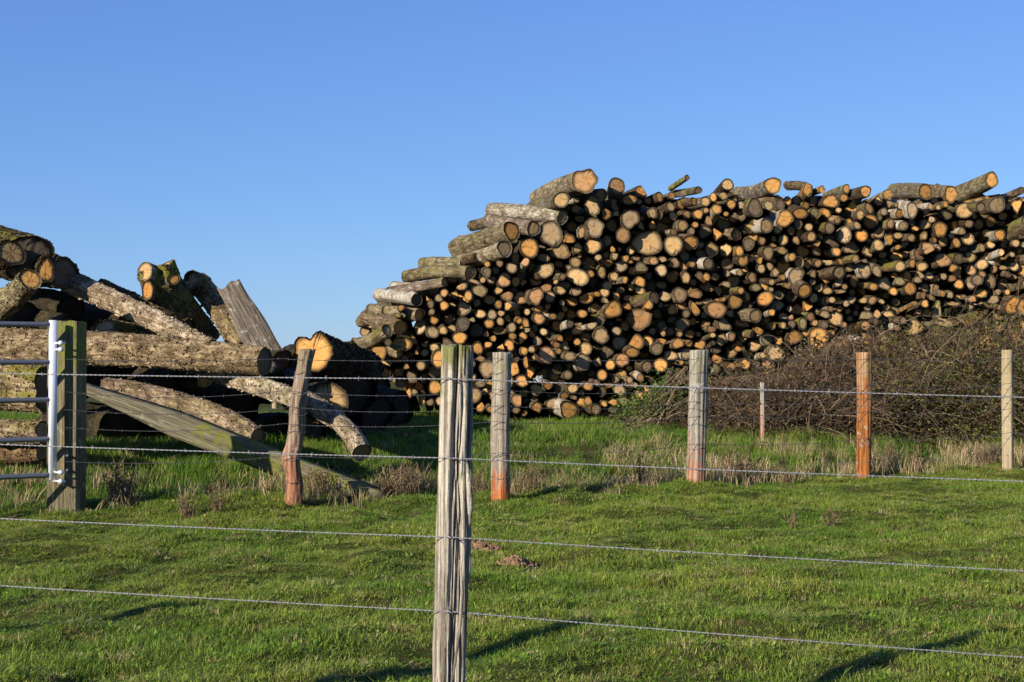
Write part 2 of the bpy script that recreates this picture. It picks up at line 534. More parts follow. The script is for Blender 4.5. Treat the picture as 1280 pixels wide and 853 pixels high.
def log_parts(P, r0, r1, seed, face='o', oval=(1, 1), nseg=16, chords=(), lobe=0.0, rough=1.0, rings=None, bark=None, moss=0.3,
              cut_in=0.012, slant=0.0, slant2=0.0, twist=0.0, cut_n=None, relief=0.0):
    """P centre line points; first point is the sawn end turned to the viewer.
    returns side (V,Q,attrs) and caps (V,Q,T,attrs)"""
    q = np.random.RandomState(seed & 0x7FFFFFFF)
    P = np.asarray(P, float)
    n = len(P)
    T, N, B = frames(P)
    th = np.linspace(0, 2 * math.pi, nseg, endpoint=False)
    a = q.uniform(-1, 1, 8)
    prof = 1 + rough * (0.05 * np.cos(2 * th + a[0] * 3) * a[1] * 1.6 + 0.05 * np.cos(3 * th + a[2] * 3) * a[3] * 1.4 + 0.022 * np.cos(5 * th + a[4] * 3) * a[5] * 1.6
                        + 0.015 * q.uniform(-1, 1, nseg))
    if lobe:
        prof = prof * (1 - lobe * np.exp(-(np.angle(np.exp(1j * (th - 1.35))) / 0.28) ** 2))
    cut_mask = np.zeros(nseg)
    for (ang, c) in chords:
        k = np.cos(th - ang)
        lim = np.where(k > 0.05, c / np.maximum(k, 0.05), 9.9)
        cut_mask = np.where(lim < prof, 1.0, cut_mask)
        prof = np.minimum(prof, lim)
    rr = np.linspace(r0, r1, n)
    wig = 1 + rough * 0.035 * np.cumsum(q.uniform(-1, 1, (n, nseg)), 0) / math.sqrt(n)
    wig = 1 + (wig - 1) * np.linspace(0.0, 1, n)[:, None] ** 0.5
    R = rr[:, None] * prof[None, :] * wig
    tw = twist * np.linspace(0, 1, n)
    if relief:
        TT, LL_ = np.meshgrid(th, np.concatenate([[0], np.cumsum(np.linalg.norm(np.diff(P, axis=0), axis=1))]))
        cx_, sx2 = np.cos(TT) * 3, np.sin(TT) * 3
        nz_ = vn(cx_ * 3.1 + sx2 * 2.7 + 50, LL_ * 3 + cx_, seed) * .55 + vn(cx_ * 2 + 9, sx2 * 2 + LL_ * 6, seed + 3) * .7 + vn(cx_ * 6 + 9, sx2 * 6 + LL_ * 9, seed + 5) * .4
        R = R * (1 + relief * nz_)
        for _k in range(q.randint(2, 5)):      # knots
            a0_, l0_ = q.uniform(0, 6.28), q.uniform(0.1, 0.9) * LL_.max()
            R = R + r0 * q.uniform(.15, .35) * np.exp(-(np.angle(np.exp(1j * (TT - a0_))) / .3) ** 2 - ((LL_ - l0_) / (r0 * .5)) ** 2)
    ca = np.cos(th[None, :] + tw[:, None]); sa = np.sin(th[None, :] + tw[:, None])
    off = R[:, :, None] * (ca[:, :, None] * N[:, None, :] * oval[0] + sa[:, :, None] * B[:, None, :] * oval[1])
    V = P[:, None, :] + off
    # slanted saw cut at the near end
    sl = (np.cos(th) * slant + np.sin(th) * slant2) * r0
    if cut_n is not None:
        cn = np.asarray(cut_n, float)
        sl = np.clip(-(off[0] @ cn) / (T[0] @ cn), -0.8 * r0, 0.8 * r0)
    V[0] += sl[:, None] * T[0][None, :]
    dist = np.concatenate([[0], np.cumsum(np.linalg.norm(np.diff(P, axis=0), axis=1))])
    so = q.uniform(0, 50, 3)
    lc = np.stack([R * ca + so[0], R * sa + so[1], np.repeat(dist[:, None], nseg, 1) + so[2]], -1).reshape(-1, 3)
    i = np.arange(n - 1)[:, None]; j = np.arange(nseg)[None, :]
    A = i * nseg + j; Bq = i * nseg + (j + 1) % nseg
    Qs = np.stack([A, A + nseg, Bq + nseg, Bq], -1).reshape(-1, 4)
    if bark is None:
        bark = BARKS[q.randint(len(BARKS))]
    bark = np.array(bark) * q.uniform(0.8, 1.2)
    wood = np.array(FACE.get(face, FACE['o'])) * 0.85
    bc = bark[None, :] * (1 - cut_mask[:, None]) + wood[None, :] * cut_mask[:, None]
    bcol = np.tile(bc, (n, 1))
    # the far end is closed
    o_ = (n - 1) * nseg; jj = np.arange(nseg)
    Ts = np.stack([np.full(nseg, n * nseg), o_ + jj, o_ + (jj + 1) % nseg], -1)
    side = (np.vstack([V.reshape(-1, 3), P[-1]]), Qs, Ts, dict(lc=np.vstack([lc, lc[-1]]), bcol=np.vstack([bcol, wood]), moss=np.full(n * nseg + 1, float(moss))))
    # caps
    inn = 1 - min(0.16, (0.011 + 0.03 * r0) / max(r0, 0.02)) * (1 - cut_mask)
    rad = np.array([1.0, 0.72, 0.40])
    cv = []; cl = []; rnd = q.uniform(0, 1)
    fcol = np.array(FACE.get(face, FACE['o'])) * q.uniform(0.6, 1.25)
    barkedge = bark * 0.45
    capV = [V[0]]; capL = [np.stack([np.cos(th), np.sin(th), np.zeros(nseg)], -1) * 1.08]
    colr = [np.tile(barkedge, (nseg, 1)) * (1 - cut_mask[:, None]) + np.tile(fcol * 0.9, (nseg, 1)) * cut_mask[:, None]]
    depth = T[0] * cut_in
    for k, f in enumerate(rad):
        o = off[0] * (inn * f)[:, None] + (sl * inn * f)[:, None] * T[0][None, :]
        cvv = P[0] + o + depth + T[0][None, :] * (q.uniform(-1, 1, nseg) * 0.025 * r0 * (k > 0))[:, None]
        capV.append(cvv)
        sh = prof / prof.max()
        capL.append(np.stack([np.cos(th) * f * np.ones(nseg) * (0.35 + 0.65 * sh), np.sin(th) * f * (0.35 + 0.65 * sh), np.zeros(nseg)], -1))
        colr.append(np.tile(fcol, (nseg, 1)))
    # a duplicate of the inner bark edge keeps the dark bark ring crisp
    capV.insert(1, capV[1].copy()); capL.insert(1, capL[1].copy()); colr.insert(1, colr[0].copy())
    capV = np.array(capV); m = len(capV)
    ctr = P[0] + depth
    VV = np.vstack([capV.reshape(-1, 3), ctr])
    LL = np.vstack([np.array(capL).reshape(-1, 3), np.zeros((1, 3))])
    CC = np.vstack([np.array(colr).reshape(-1, 3), fcol])
    qs = []
    for k in range(m - 1):
        jj = np.arange(nseg)
        qs.append(np.stack([k * nseg + jj, k * nseg + (jj + 1) % nseg, (k + 1) * nseg + (jj + 1) % nseg, (k + 1) * nseg + jj], -1))
    qs = np.vstack(qs)
    jj = np.arange(nseg)
    ts = np.stack([(m - 1) * nseg + jj, (m - 1) * nseg + (jj + 1) % nseg, np.full(nseg, m * nseg)], -1)
    caps = (VV, qs, ts, dict(lc=LL, fcol=CC, rnd=np.full(len(VV), rnd)))
    return side, caps


def log_line(p0, p1, seed, n=6, bend=0.02):
    q = np.random.RandomState((seed * 7 + 3) & 0x7FFFFFFF)
    p0 = np.asarray(p0, float); p1 = np.asarray(p1, float)
    t = np.linspace(0, 1, n)
    P = p0 + (p1 - p0) * t[:, None]
    L = np.linalg.norm(p1 - p0)
    w = q.uniform(-1, 1, 3) * bend * L
    P = P + np.sin(t * math.pi)[:, None] * w
    return P


def make_log(p0, p1, r0, r1, seed, label, birch=False, n=6, bend=0.02, group="logs of the long stack", path=None, name="log", **kw):
    P = log_line(p0, p1, seed, n, bend) if path is None else np.asarray(path, float)
    side, caps = log_parts(P, r0, r1, seed, **kw)
    o0 = P[0].copy()
    a = Acc(); a.add(side[0] - o0, side[1], side[2], **side[3])
    me = a.mesh("log_bark", [M_birch if birch else M_bark])
    o = link(name, me, loc=o0, label=label, cat="log", group=group)
    a = Acc(); a.add(caps[0] - o0, caps[1], caps[2], **caps[3])
    c = link("cut_face", a.mesh("log_cut", [M_cut], smooth=False), parent=o)
    return o


# ------------------------------------------------------------------ the long stack: saw-cut ends seen in the photograph
TILES = {
 'C': (620, 200, """590 140 66 74 p;805 175 58 60 p;965 215 36 38 o;1090 248 32 34 o;1172 238 26 26 o;700 240 48 50 g;797 292 44 44 g;890 265 55 34 o;
640 305 52 70 g;532 328 30 30 g;562 393 40 32 g;660 450 62 62 g;775 438 42 48 g;580 490 40 40 t;893 392 62 66 g;845 500 46 56 p;1040 360 30 46 g;1090 362 26 34 o;
1165 312 30 34 t;985 318 24 24 t;1110 463 52 50 t;1245 437 34 42 t;1045 435 24 30 o;1010 555 105 84 t;1180 568 66 68 t;488 538 38 38 o;645 575 58 56 t;
737 540 38 40 t;430 613 64 52 t;132 655 34 38 t;195 680 28 28 p;315 653 44 30 t;105 718 38 40 g;170 755 36 40 d;330 737 56 54 t;55 800 48 48 p;188 822 24 24 p;
265 802 42 42 t;340 840 44 40 p;545 780 70 62 t;617 693 50 44 t;705 750 34 46 t;835 710 42 44 g;750 688 34 30 o;738 635 26 24 o;792 640 26 26 t;895 602 32 32 t;
1190 685 38 38 g;1100 737 42 42 g;1020 765 28 34 d;905 745 26 24 g;960 815 36 46 o;1265 785 32 42 t;860 800 20 24 o;985 650 30 20 t;560 637 15 14 o;822 597 15 18 o;
475 835 26 26 t;745 840 38 30 t;1105 835 38 30 t;1255 705 26 32 p;897 680 18 14 o;1110 668 26 24 t;420 700 24 26 p;680 650 26 22 g"""),
 'A': (420, 200, """795 768 34 36 p;1160 718 46 44 g;693 808 22 24 o;775 830 32 34 g;1200 655 34 38 t;1090 690 24 24 g;1255 680 26 26 p;1005 750 32 34 d"""),
 'E': (840, 200, """275 248 24 32 o;370 165 46 38 t;540 215 24 26 o;900 190 34 50 o;1000 200 20 26 o;395 295 32 34 o;297 328 38 36 o;440 258 24 22 p;530 275 36 30 o;
705 258 26 26 o;645 305 28 38 m;770 275 28 34 o;893 302 26 28 o;945 272 28 36 t;720 300 32 40 d;855 358 55 38 o;1240 265 26 36 m;1255 365 28 34 t;
1105 395 28 34 t;1175 425 28 40 o;1235 437 28 28 t;1265 505 43 42 b;980 412 34 32 o;912 447 30 26 t;840 428 28 38 g;630 440 50 48 t;515 455 34 34 t;580 475 30 30 t;
705 465 30 28 t;75 437 36 40 o;155 432 24 22 o;175 360 34 34 o;250 402 34 34 p;408 392 34 30 p;462 370 28 38 g;220 485 40 44 g;295 492 34 42 o;120 555 56 54 o;
25 565 48 68 t;355 600 44 50 t;0 690 32 34 g;540 515 32 34 o;602 538 28 30 p;510 560 40 46 d;740 533 34 36 t;680 527 20 22 t;825 540 28 30 p;930 512 38 36 t;
990 508 26 22 t;972 560 26 22 o;965 605 36 34 t;642 620 38 44 g;735 605 38 30 t;475 670 44 42 o;368 692 42 42 g;243 692 44 42 g;145 662 26 22 t;135 697 26 22 o;
85 705 30 36 t;910 693 34 38 o;850 685 34 40 t;740 710 44 52 o;595 725 30 34 t;530 665 20 20 t;1045 680 50 26 t;1135 670 36 30 o;1225 658 28 28 t;1115 750 60 46 t;
1185 718 30 28 t;1215 805 36 50 t;1110 812 30 38 g;940 762 32 28 t;825 775 50 62 g;690 750 30 28 t;665 815 24 22 t;770 835 32 28 t;535 783 40 42 t;410 805 42 48 t;
290 778 34 28 p;228 782 24 26 o;120 790 52 50 p;230 845 46 36 p;360 832 30 24 g;270 722 38 32 d;185 775 26 30 d;190 625 34 34 d"""),
 'G': (1040, 200, """225 210 40 40 o;372 228 36 36 o;465 235 42 42 o;1040 248 22 22 o;1175 315 20 26 g;1235 305 34 40 o;1190 262 18 22 t;1265 205 24 28 d;
1140 375 32 30 t;1058 412 36 46 o;980 430 30 38 o;815 435 45 42 o;700 380 30 30 o;665 397 24 26 g;620 430 34 34 t;535 335 40 56 w;685 272 26 24 t;658 308 22 22 t;
712 315 20 20 t;475 440 36 34 w;390 425 34 34 p;320 380 20 30 m;345 345 26 26 g;248 322 42 42 p;385 290 24 28 g;190 368 24 36 t;172 437 28 28 t;195 505 40 40 b;
85 500 44 60 w;310 480 30 44 t;380 535 34 42 o;440 505 34 24 t;485 545 38 34 t;530 520 34 28 t;610 505 26 32 t;685 535 20 22 o;830 552 30 34 o;910 528 38 40 t;
1120 500 38 38 b;1060 560 30 34 t;1000 585 26 30 t;1040 640 34 28 t;1130 617 20 24 t;1200 630 20 20 t;1255 615 25 26 o;1105 675 34 32 p;1225 555 30 26 t;
640 592 44 42 p;578 633 38 42 p;710 590 22 22 p;430 640 42 32 o;490 630 34 26 t;340 635 28 28 t;245 618 36 34 t;535 690 26 26 o;455 710 38 36 t;358 690 38 36 t;
280 685 26 28 o;65 670 38 32 o;160 660 28 28 t;220 740 44 46 w;295 750 32 48 g;740 668 56 52 p;925 648 34 38 t;672 730 28 30 p;600 712 38 26 t;800 722 30 26 o;
845 750 42 50 o;925 735 38 38 p;1003 763 26 24 p;1078 728 30 28 p;1060 780 30 24 g;1140 720 32 20 t;650 770 28 28 t;585 765 38 32 g;700 790 24 22 o;500 775 28 34 o;
570 800 30 24 g;450 810 36 28 m;1055 810 36 50 g;970 800 48 38 g;845 830 34 34 o;1140 825 40 42 g;925 820 38 42 g;1240 840 30 34 o;275 845 34 26 o;150 810 38 50 t;
60 760 50 42 t;1215 710 32 32 t;210 835 20 20 p;800 790 32 26 p"""),
 'B': (420, 340, """432 240 22 24 o;555 275 38 32 o;500 305 32 32 g;655 318 32 34 o;560 365 50 52 g;645 402 42 42 g;435 485 72 52 o;525 455 36 36 o;
340 600 42 32 t;495 548 26 24 o;540 540 14 16 o;590 540 34 28 t;460 578 28 28 g;415 670 36 32 o;565 625 34 32 t;655 505 34 30 t;720 225 32 34 o;685 175 30 30 g;
720 140 28 28 p;790 155 28 26 o;630 215 26 30 d;880 160 28 38 o;1025 185 44 36 t;1140 155 40 36 p;1085 120 28 32 t;960 280 42 30 t;1040 285 34 36 g;1100 275 26 22 t;
1140 310 24 24 o;1095 330 28 28 t;1020 345 38 32 o;1090 390 42 34 t;845 345 46 50 d;825 440 52 42 o;770 380 34 28 t;715 390 28 32 t;940 390 46 48 d;1245 440 34 38 o;
945 510 40 40 o;1155 490 38 38 o;1095 505 30 32 o;1010 480 32 24 o;1220 325 20 22 o;1210 275 28 28 t;1265 345 22 30 o;1190 650 34 54 o;1255 525 26 32 o;735 475 38 32 d;
660 665 44 42 g;550 770 32 38 b;660 770 48 52 o;430 750 36 34 g;475 810 28 40 o;570 845 32 40 o;958 578 32 22 p;255 630 34 52 o;1270 600 24 40 o;960 745 36 26 g;
990 800 26 26 t;520 800 24 20 g"""),
 'D': (640, 360, """60 65 46 50 p;160 55 54 54 p;235 15 46 36 p;325 15 40 30 t;498 65 52 32 o;565 45 28 24 b;618 28 32 30 t;698 60 26 26 o;765 125 34 30 o;770 70 28 26 t;
845 20 40 26 t;945 65 40 44 d;1020 55 42 40 g;1120 45 48 50 g;1225 135 36 46 o;1135 115 34 34 p;1070 145 36 40 o;905 110 30 34 o;675 145 58 62 o;560 135 44 34 t;
400 178 34 30 o;470 172 34 28 o;330 190 30 34 o;240 125 20 22 g;333 103 19 19 g;175 135 32 28 o;180 205 38 44 p;110 228 36 38 t;50 215 22 26 t;100 160 24 24 t;
50 170 26 28 t;300 255 42 38 b;210 293 28 28 g;435 290 34 32 t;530 245 36 30 w;450 245 20 18 t;595 320 56 52 g;755 245 34 36 o;850 205 82 80 p;980 170 32 40 t;
1000 250 30 34 d;1135 245 44 46 g;1203 225 28 28 o;712 368 48 46 g;825 360 48 50 o;905 355 38 40 o;1005 350 28 28 o;965 405 44 44 g;1105 370 38 38 o;1250 380 42 44 o;
1165 440 44 42 g;355 385 30 30 g;75 340 32 38 g;135 310 26 26 o;5 385 18 26 o;85 418 26 28 o;130 410 26 24 g;118 490 48 48 o;490 405 44 46 t;470 495 56 62 g;
630 425 44 44 d;570 400 32 22 t;735 480 48 50 p;655 512 36 38 o;565 495 32 36 g;600 580 38 38 o;800 430 54 34 o;850 510 30 38 g;900 525 42 42 g;990 515 50 50 o;
815 580 26 22 o;855 600 26 26 p;990 605 34 28 t;690 612 30 28 g;305 540 30 34 d;1065 540 34 32 t;505 655 38 32 o;715 683 40 38 g;775 680 24 28 t;405 670 40 32 t;
240 660 34 36 o;165 680 48 42 t;350 720 30 30 o;275 775 48 44 g;145 745 24 24 g;80 700 36 34 g;40 750 40 40 p;465 755 36 36 o;505 755 28 30 o;670 765 34 30 o;
380 815 74 62 o;450 590 52 40 d;290 595 36 28 o;600 690 30 40 d;560 810 36 40 g;80 830 20 26 o"""),
 'F': (860, 360, """125 15 48 36 t;205 15 38 38 t;130 90 46 22 t;190 145 70 54 p;315 90 46 58 o;400 55 32 36 o;515 70 58 48 o;605 45 38 34 g;610 118 36 34 g;535 110 20 22 p;
840 68 34 34 t;795 125 42 42 o;735 145 40 42 g;915 90 34 34 t;960 80 26 22 t;930 20 34 26 t;1015 30 38 20 t;985 205 48 52 t;910 180 34 30 g;1090 80 28 26 g;
1055 105 24 22 g;1130 128 22 24 g;1080 205 24 22 g;525 205 24 30 o;560 245 30 30 o;635 190 36 26 g;635 250 22 24 t;765 238 30 42 m;
475 287 28 26 o;115 240 32 24 p;155 275 30 26 p;165 315 24 18 t;225 345 40 44 t;290 325 30 30 p;375 335 38 38 o;320 385 42 44 b;445 383 46 38 t;600 350 30 34 o;
710 330 56 46 o;635 405 34 28 g;585 438 52 56 g;870 340 70 78 o;765 440 40 26 o;290 435 30 36 t;400 442 36 34 t;195 472 34 34 o;285 525 38 28 o;
335 560 36 30 t;235 580 28 28 g;100 390 38 34 o;125 340 32 24 o;790 305 30 24 o"""),
 'H': (1040, 340, """280 118 34 36 b;410 130 28 30 o;205 105 22 26 p;55 138 38 20 t;475 90 28 34 g;520 110 46 46 o;490 190 22 26 o;555 210 16 16 o;610 155 22 26 p;
620 212 28 28 o;665 165 32 32 g;738 145 24 22 o;838 175 26 24 o;880 172 26 24 p;935 180 24 24 p;810 210 50 18 t;915 225 34 34 g;1075 185 40 32 g;1025 218 30 28 g;
1130 178 20 20 o;1170 135 18 22 o;1235 120 34 46 o;1215 225 60 66 o;1275 240 44 60 o;840 270 42 44 g;635 270 28 28 o;500 275 28 24 p;530 290 28 30 d;415 260 38 30 t;375 295 42 38 t;
475 325 36 28 g;425 375 38 32 g;750 330 60 38 g;765 395 32 20 p;330 200 22 24 t;270 190 32 30 t;210 190 26 24 t;220 295 50 34 m;310 390 40 44 t;225 360 40 34 p;
1015 268 20 22 g;1110 290 30 36 t;700 245 34 60 m;340 330 30 24 d;1190 300 26 22 g"""),
}


def stack_y(px):
    return float(np.interp(px, [430, 640, 760, 1280], [20.8, 20.95, 21.15, 22.6]))


ENDS = []      # px, py, rx, ry, type
for k in 'CAEGBDFH':
    x0, y0, txt = TILES[k]
    for it in txt.replace("\n", "").split(";"):
        a = it.split()
        if len(a) < 5: continue
        px = x0 + float(a[0]) / 5.3333; py = y0 + float(a[1]) / 5.3333
        rx = float(a[2]) / 5.3333; ry = float(a[3]) / 5.3333
        if any((e[0] - px) ** 2 + (e[1] - py) ** 2 < (0.55 * (max(e[2], e[3]) + max(rx, ry))) ** 2 for e in ENDS if e[5] != k):
            continue
        ENDS.append((px, py, rx, ry, a[4], k))

TOPX = [425, 440, 470, 510, 570, 615, 668, 700, 740, 780, 850, 905, 960, 1000, 1060, 1100, 1160, 1200, 1240, 1300, 1380]
TOPY = [452, 436, 385, 358, 322, 285, 262, 248, 240, 238, 244, 238, 244, 240, 241, 242, 241, 241, 240, 242, 240]
BOTX = [425, 470, 505, 520, 600, 700, 760, 800, 1380]
BOTY = [452, 470, 490, 505, 515, 522, 524, 526, 530]


def in_stack(px, py, m):
    return np.interp(px, TOPX, TOPY) + m < py < np.interp(px, BOTX, BOTY) - m and px > 440


# fill the gaps between the ends read from the photograph
q = np.random.RandomState(11)
allc = [(e[0], e[1], (e[2] + e[3]) / 2) for e in ENDS]
LYING_SPOTS = [(521, 375, 9), (631, 311, 11), (588, 341, 9), (640, 289, 13), (662, 310, 13), (703, 272, 9), (667, 286, 10), (702, 250, 10), (689, 292, 15),
               (595, 325, 9), (560, 352, 8), (540, 362, 8), (966, 232, 12), (1157, 240, 10), (1189, 243, 10), (1240, 225, 10), (484, 413, 9), (501, 410, 10), (466, 458, 10), (460, 420, 12), (475, 400, 10)]
BODIES = [(521, 375, 474, 369, 9), (545, 361, 492, 360, 7), (588, 341, 508, 346, 9), (580, 329, 528, 330, 7), (640, 289, 571, 313, 12), (631, 311, 572, 328, 9),
          (703, 272, 614, 264, 10), (667, 286, 612, 276, 9), (702, 250, 668, 258, 9), (731, 226, 672, 250, 12), (484, 413, 440, 436, 8), (501, 410, 458, 396, 9),
          (966, 232, 930, 242, 8), (1157, 240, 1125, 240, 7), (1240, 225, 1195, 247, 9)]


def on_body(px, py, r):
    for (x0, y0, x1, y1, rr) in BODIES:
        t_ = np.clip(((px - x0) * (x1 - x0) + (py - y0) * (y1 - y0)) / ((x1 - x0) ** 2 + (y1 - y0) ** 2), 0, 1)
        if math.hypot(px - x0 - t_ * (x1 - x0), py - y0 - t_ * (y1 - y0)) < rr + r * .75: return True
    return False


ENDS = [e for e in ENDS if not on_body(e[0], e[1], min(e[2], e[3]))]
allc = [(e[0], e[1], (e[2] + e[3]) / 2) for e in ENDS]
arr = np.array(allc + LYING_SPOTS)
fills = []
for rad, tries in ((11, 1500), (9, 3000), (7.5, 5000), (6.2, 8000), (5.0, 12000), (4.0, 12000)):
    for _ in range(tries):
        px = q.uniform(440, 1350); r = rad * q.uniform(0.9, 1.15)
        py = q.uniform(np.interp(px, TOPX, TOPY), 530)
        if not in_stack(px, py, r * 0.9): continue
        d = np.hypot(arr[:, 0] - px, arr[:, 1] - py) - arr[:, 2] * 0.97 - r
        if d.min() < -0.1 * r or on_body(px, py, r): continue
        arr = np.vstack([arr, [px, py, r]])
        fills.append((px, py, r, r * q.uniform(0.8, 1.15), q.choice(list('otgpodtgom')), 'fill'))

# landmark logs with names of their own
LAND = [
 (730.6, 226, "hollow-ended trunk topping the stack", "thick grey trunk with a hollow reddish sawn end, highest on the stack's left shoulder"),
 (771, 233, "round pinkish top log", "round pinkish log end on the stack's crest just right of the hollow-ended trunk"),
 (809, 304, "big oblong tan log", "biggest oblong tan log end with an egg outline in the upper left stack"),
 (841, 306, "split-crossed pale log", "round pale log end with a dark vertical crack right of the big oblong log"),
 (722, 346, "scalloped cracked log", "scalloped tan log end with star cracks below the stack's left shoulder"),
 (799, 398, "great pinkish ring log", "widest pinkish ragged log end ringed by bark in the middle of the stack"),
 (766, 387, "thick-barked orange log", "orange-hearted log end with very thick dark bark left of the great pinkish ring log"),
 (711, 513, "orange ground log", "broad orange log end lying at the grass edge under the stack"),
 (728, 453, "grey weathered oval log", "large grey oval log end low in the stack right of the near rear post"),
 (1023, 424, "huge orange bramble-edge log", "huge orange log end resting just above the brambles, shaded by a stick"),
 (896, 387, "ragged pink split log", "ragged pinkish split log end with frayed bark edge left of the stack centre"),
 (501, 431, "orange split wedge", "orange split wedge log in the stack's lower left corner above the wire"),
 (1179, 325, "round salmon log", "round salmon-faced log end, largest pink one in the right half of the stack"),
 (1045, 398, "pale round end log", "pale round log end with white bark above the orange post"),
 (970, 442, "grey white-barked log", "grey-faced white-barked log end just above the brambles, left of the huge orange one"),
 (1056, 294, "white birch block", "white birch-barked block with broken side in the upper right stack"),
 (1140, 263, "torn white birch end", "torn white birch log end with dark rotten heart just under the crest"),
 (1077, 295, "bright orange round log", "bright orange round log end right beside the white birch block"),
 (1270, 385, "big orange split trunk", "big orange split trunk end at the right frame edge above the brambles"),
 (920, 432, "salmon orange disc", "vivid salmon-orange round log end right of the grey rear post's top"),
 (1193, 282, "orange face under a barked limb", "orange round log end below a barked limb in the upper right stack"),
 (743, 284, "grey round log", "round grey log end with dark rim in the upper left stack"),
 (787, 273, "large grey round log", "large grey round log end with pale bark, above the big oblong tan log"),
 (525, 408, "grey cracked-bark log", "grey log end with thick split bark right of the stepped birch logs"),
 (662, 387, "", ""),
]
SIZES = [(5.2, "tiny"), (6.8, "small"), (8.6, "medium"), (11.5, "stout"), (99, "thick")]
COLN = {'o': "orange", 't': "tan", 'g': "grey", 'p': "pinkish", 'd': "dark", 'w': "white-barked", 'm': "mossy", 'b': "bright orange"}
ORD = ["nearest", "second", "third", "fourth", "fifth", "sixth", "seventh", "eighth", "ninth", "tenth", "eleventh", "twelfth", "thirteenth",
       "fourteenth", "fifteenth", "sixteenth", "seventeenth", "eighteenth"]
SECT = ["right of", "lower right of", "below", "lower left of", "left of", "upper left of", "above", "upper right of"]
LAND = [l for l in LAND if l[2]]

cands = [e for e in ENDS + fills if e[0] < 1292]
cands.sort(key=lambda e: -math.sqrt(e[2] * e[3]))
N_STACK = 240
things = cands[:N_STACK]
keep = set(id(e) for e in things)
lab = {}
taken = set()
for (lx, ly, short, full) in LAND:
    best = min((e for e in things if id(e) not in taken), key=lambda e: (e[0] - lx) ** 2 + (e[1] - ly) ** 2)
    if math.hypot(best[0] - lx, best[1] - ly) < 9:
        lab[id(best)] = full; taken.add(id(best))
    else:
        print("landmark not found", lx, ly, short)
rank = {}
rest = [e for e in things if id(e) not in lab]
info = []
for e in rest:
    L = min(LAND, key=lambda l: math.hypot(e[0] - l[0], e[1] - l[1]))
    d = math.hypot(e[0] - L[0], e[1] - L[1])
    s = int(round(math.degrees(math.atan2(e[1] - L[1], e[0] - L[0])) / 45.0)) % 8
    cl = COLN[e[4]]
    info.append((e, L, d, s, cl))
for (e, L, d, s, cl) in sorted(info, key=lambda a: a[2]):
    k = rank.get((L[2], s, cl), 0); rank[(L[2], s, cl)] = k + 1
    size = next(n for (lim, n) in SIZES if math.sqrt(e[2] * e[3]) < lim)
    shape = " oval" if max(e[2], e[3]) > 1.25 * min(e[2], e[3]) else " round"
    lab[id(e)] = f"{size}{shape} {cl} log end, {ORD[min(k, 17)]} {cl} one {SECT[s]} {L[2]}"
    if len(lab[id(e)].replace("-", " ").split()) > 15: lab[id(e)] = f"{size} {cl} log end, {ORD[min(k, 17)]} {cl} one {SECT[s]} {L[2]}"


def stack_log(e, seed, layer=0):
    q = np.random.RandomState(seed)
    px, py, rx, ry, ty, src = e
    Y = stack_y(px) + layer + q.normal(0, 0.16 if max(rx, ry) < 10 else 0.06) - (0.22 if max(rx, ry) > 10 else 0)
    if py < np.interp(px, TOPX, TOPY) + 14: Y += 0.1
    s = Y / F
    p0 = at(px, py, Y)
    r = math.sqrt(rx * ry) * s
    L = q.uniform(1.5, 2.4)
    dx = -0.17 + q.normal(0, 0.21); dz = q.normal(0.0, 0.10)
    if q.uniform() < 0.08: dx += q.uniform(-0.5, 0.3)
    if px < 640: dx = max(dx, -0.06)
    if py < np.interp(px, TOPX, TOPY) + 16: dz = -abs(dz) * 0.5
    if py > 505: dz = abs(dz)
    d = np.array([dx, 1.0, dz]); d /= np.linalg.norm(d)
    fw = 1.0 / max(0.75, -0 + d[1])
    oval = (rx / math.sqrt(rx * ry) * 1.0, ry / math.sqrt(rx * ry))
    ch = []
    el = max(rx, ry) / min(rx, ry)
    if q.uniform() < (0.34 if ty in 'obp' else 0.12) and max(rx, ry) < 9.5 or el > 1.45 and q.uniform() < 0.6:
        a0 = q.uniform(0, 2 * math.pi)
        ch.append((a0, q.uniform(0.25, 0.7)))
        if q.uniform() < 0.35: ch.append((a0 + q.uniform(1.4, 2.4), q.uniform(0.35, 0.7)))
        oval = (oval[0] * 1.12, oval[1] * 1.12)
    birch = ty == 'w' or q.uniform() < 0.07
    kw = dict(face=ty, oval=oval, nseg=20 if r > 0.1 else 14, chords=ch, moss=float(0.8 * q.uniform(0.0, 1.0) ** 3.5 if ty != 'm' else 1.0),
              slant=q.normal(0.0, 0.16) + 0.1, slant2=q.normal(0, 0.12), rough=q.uniform(0.8, 2.6), cut_in=0.004 + 0.03 * r)
    if ty in 'ob' and q.uniform() < 0.5 and r > 0.07: kw['bark'] = (0.12, 0.085, 0.055)
    return p0, p0 + d * L, r, r * q.uniform(0.85, 1.1), birch, kw


seed = 100
for e in things:
    seed += 1
    p0, p1, r0, r1, birch, kw = stack_log(e, seed)
    make_log(p0, p1, r0, r1, seed, lab[id(e)], birch=birch, n=6, bend=0.035, **kw)

acc_b = Acc(); acc_w = Acc(); acc_c = Acc()


def stuff_log(p0, p1, r0, r1, seed, birch, kw, n=4):
    side, caps = log_parts(log_line(p0, p1, seed, n, 0.015), r0, r1, seed, **kw)
    (acc_w if birch else acc_b).add(side[0], side[1], side[2], **side[3])
    acc_c.add(caps[0], caps[1], caps[2], **caps[3])


for e in ENDS + fills:
    if id(e) in keep: continue
    seed += 1
    p0, p1, r0, r1, birch, kw = stack_log(e, seed)
    kw['nseg'] = 12
    stuff_log(p0, p1, r0, r1, seed, birch, kw)
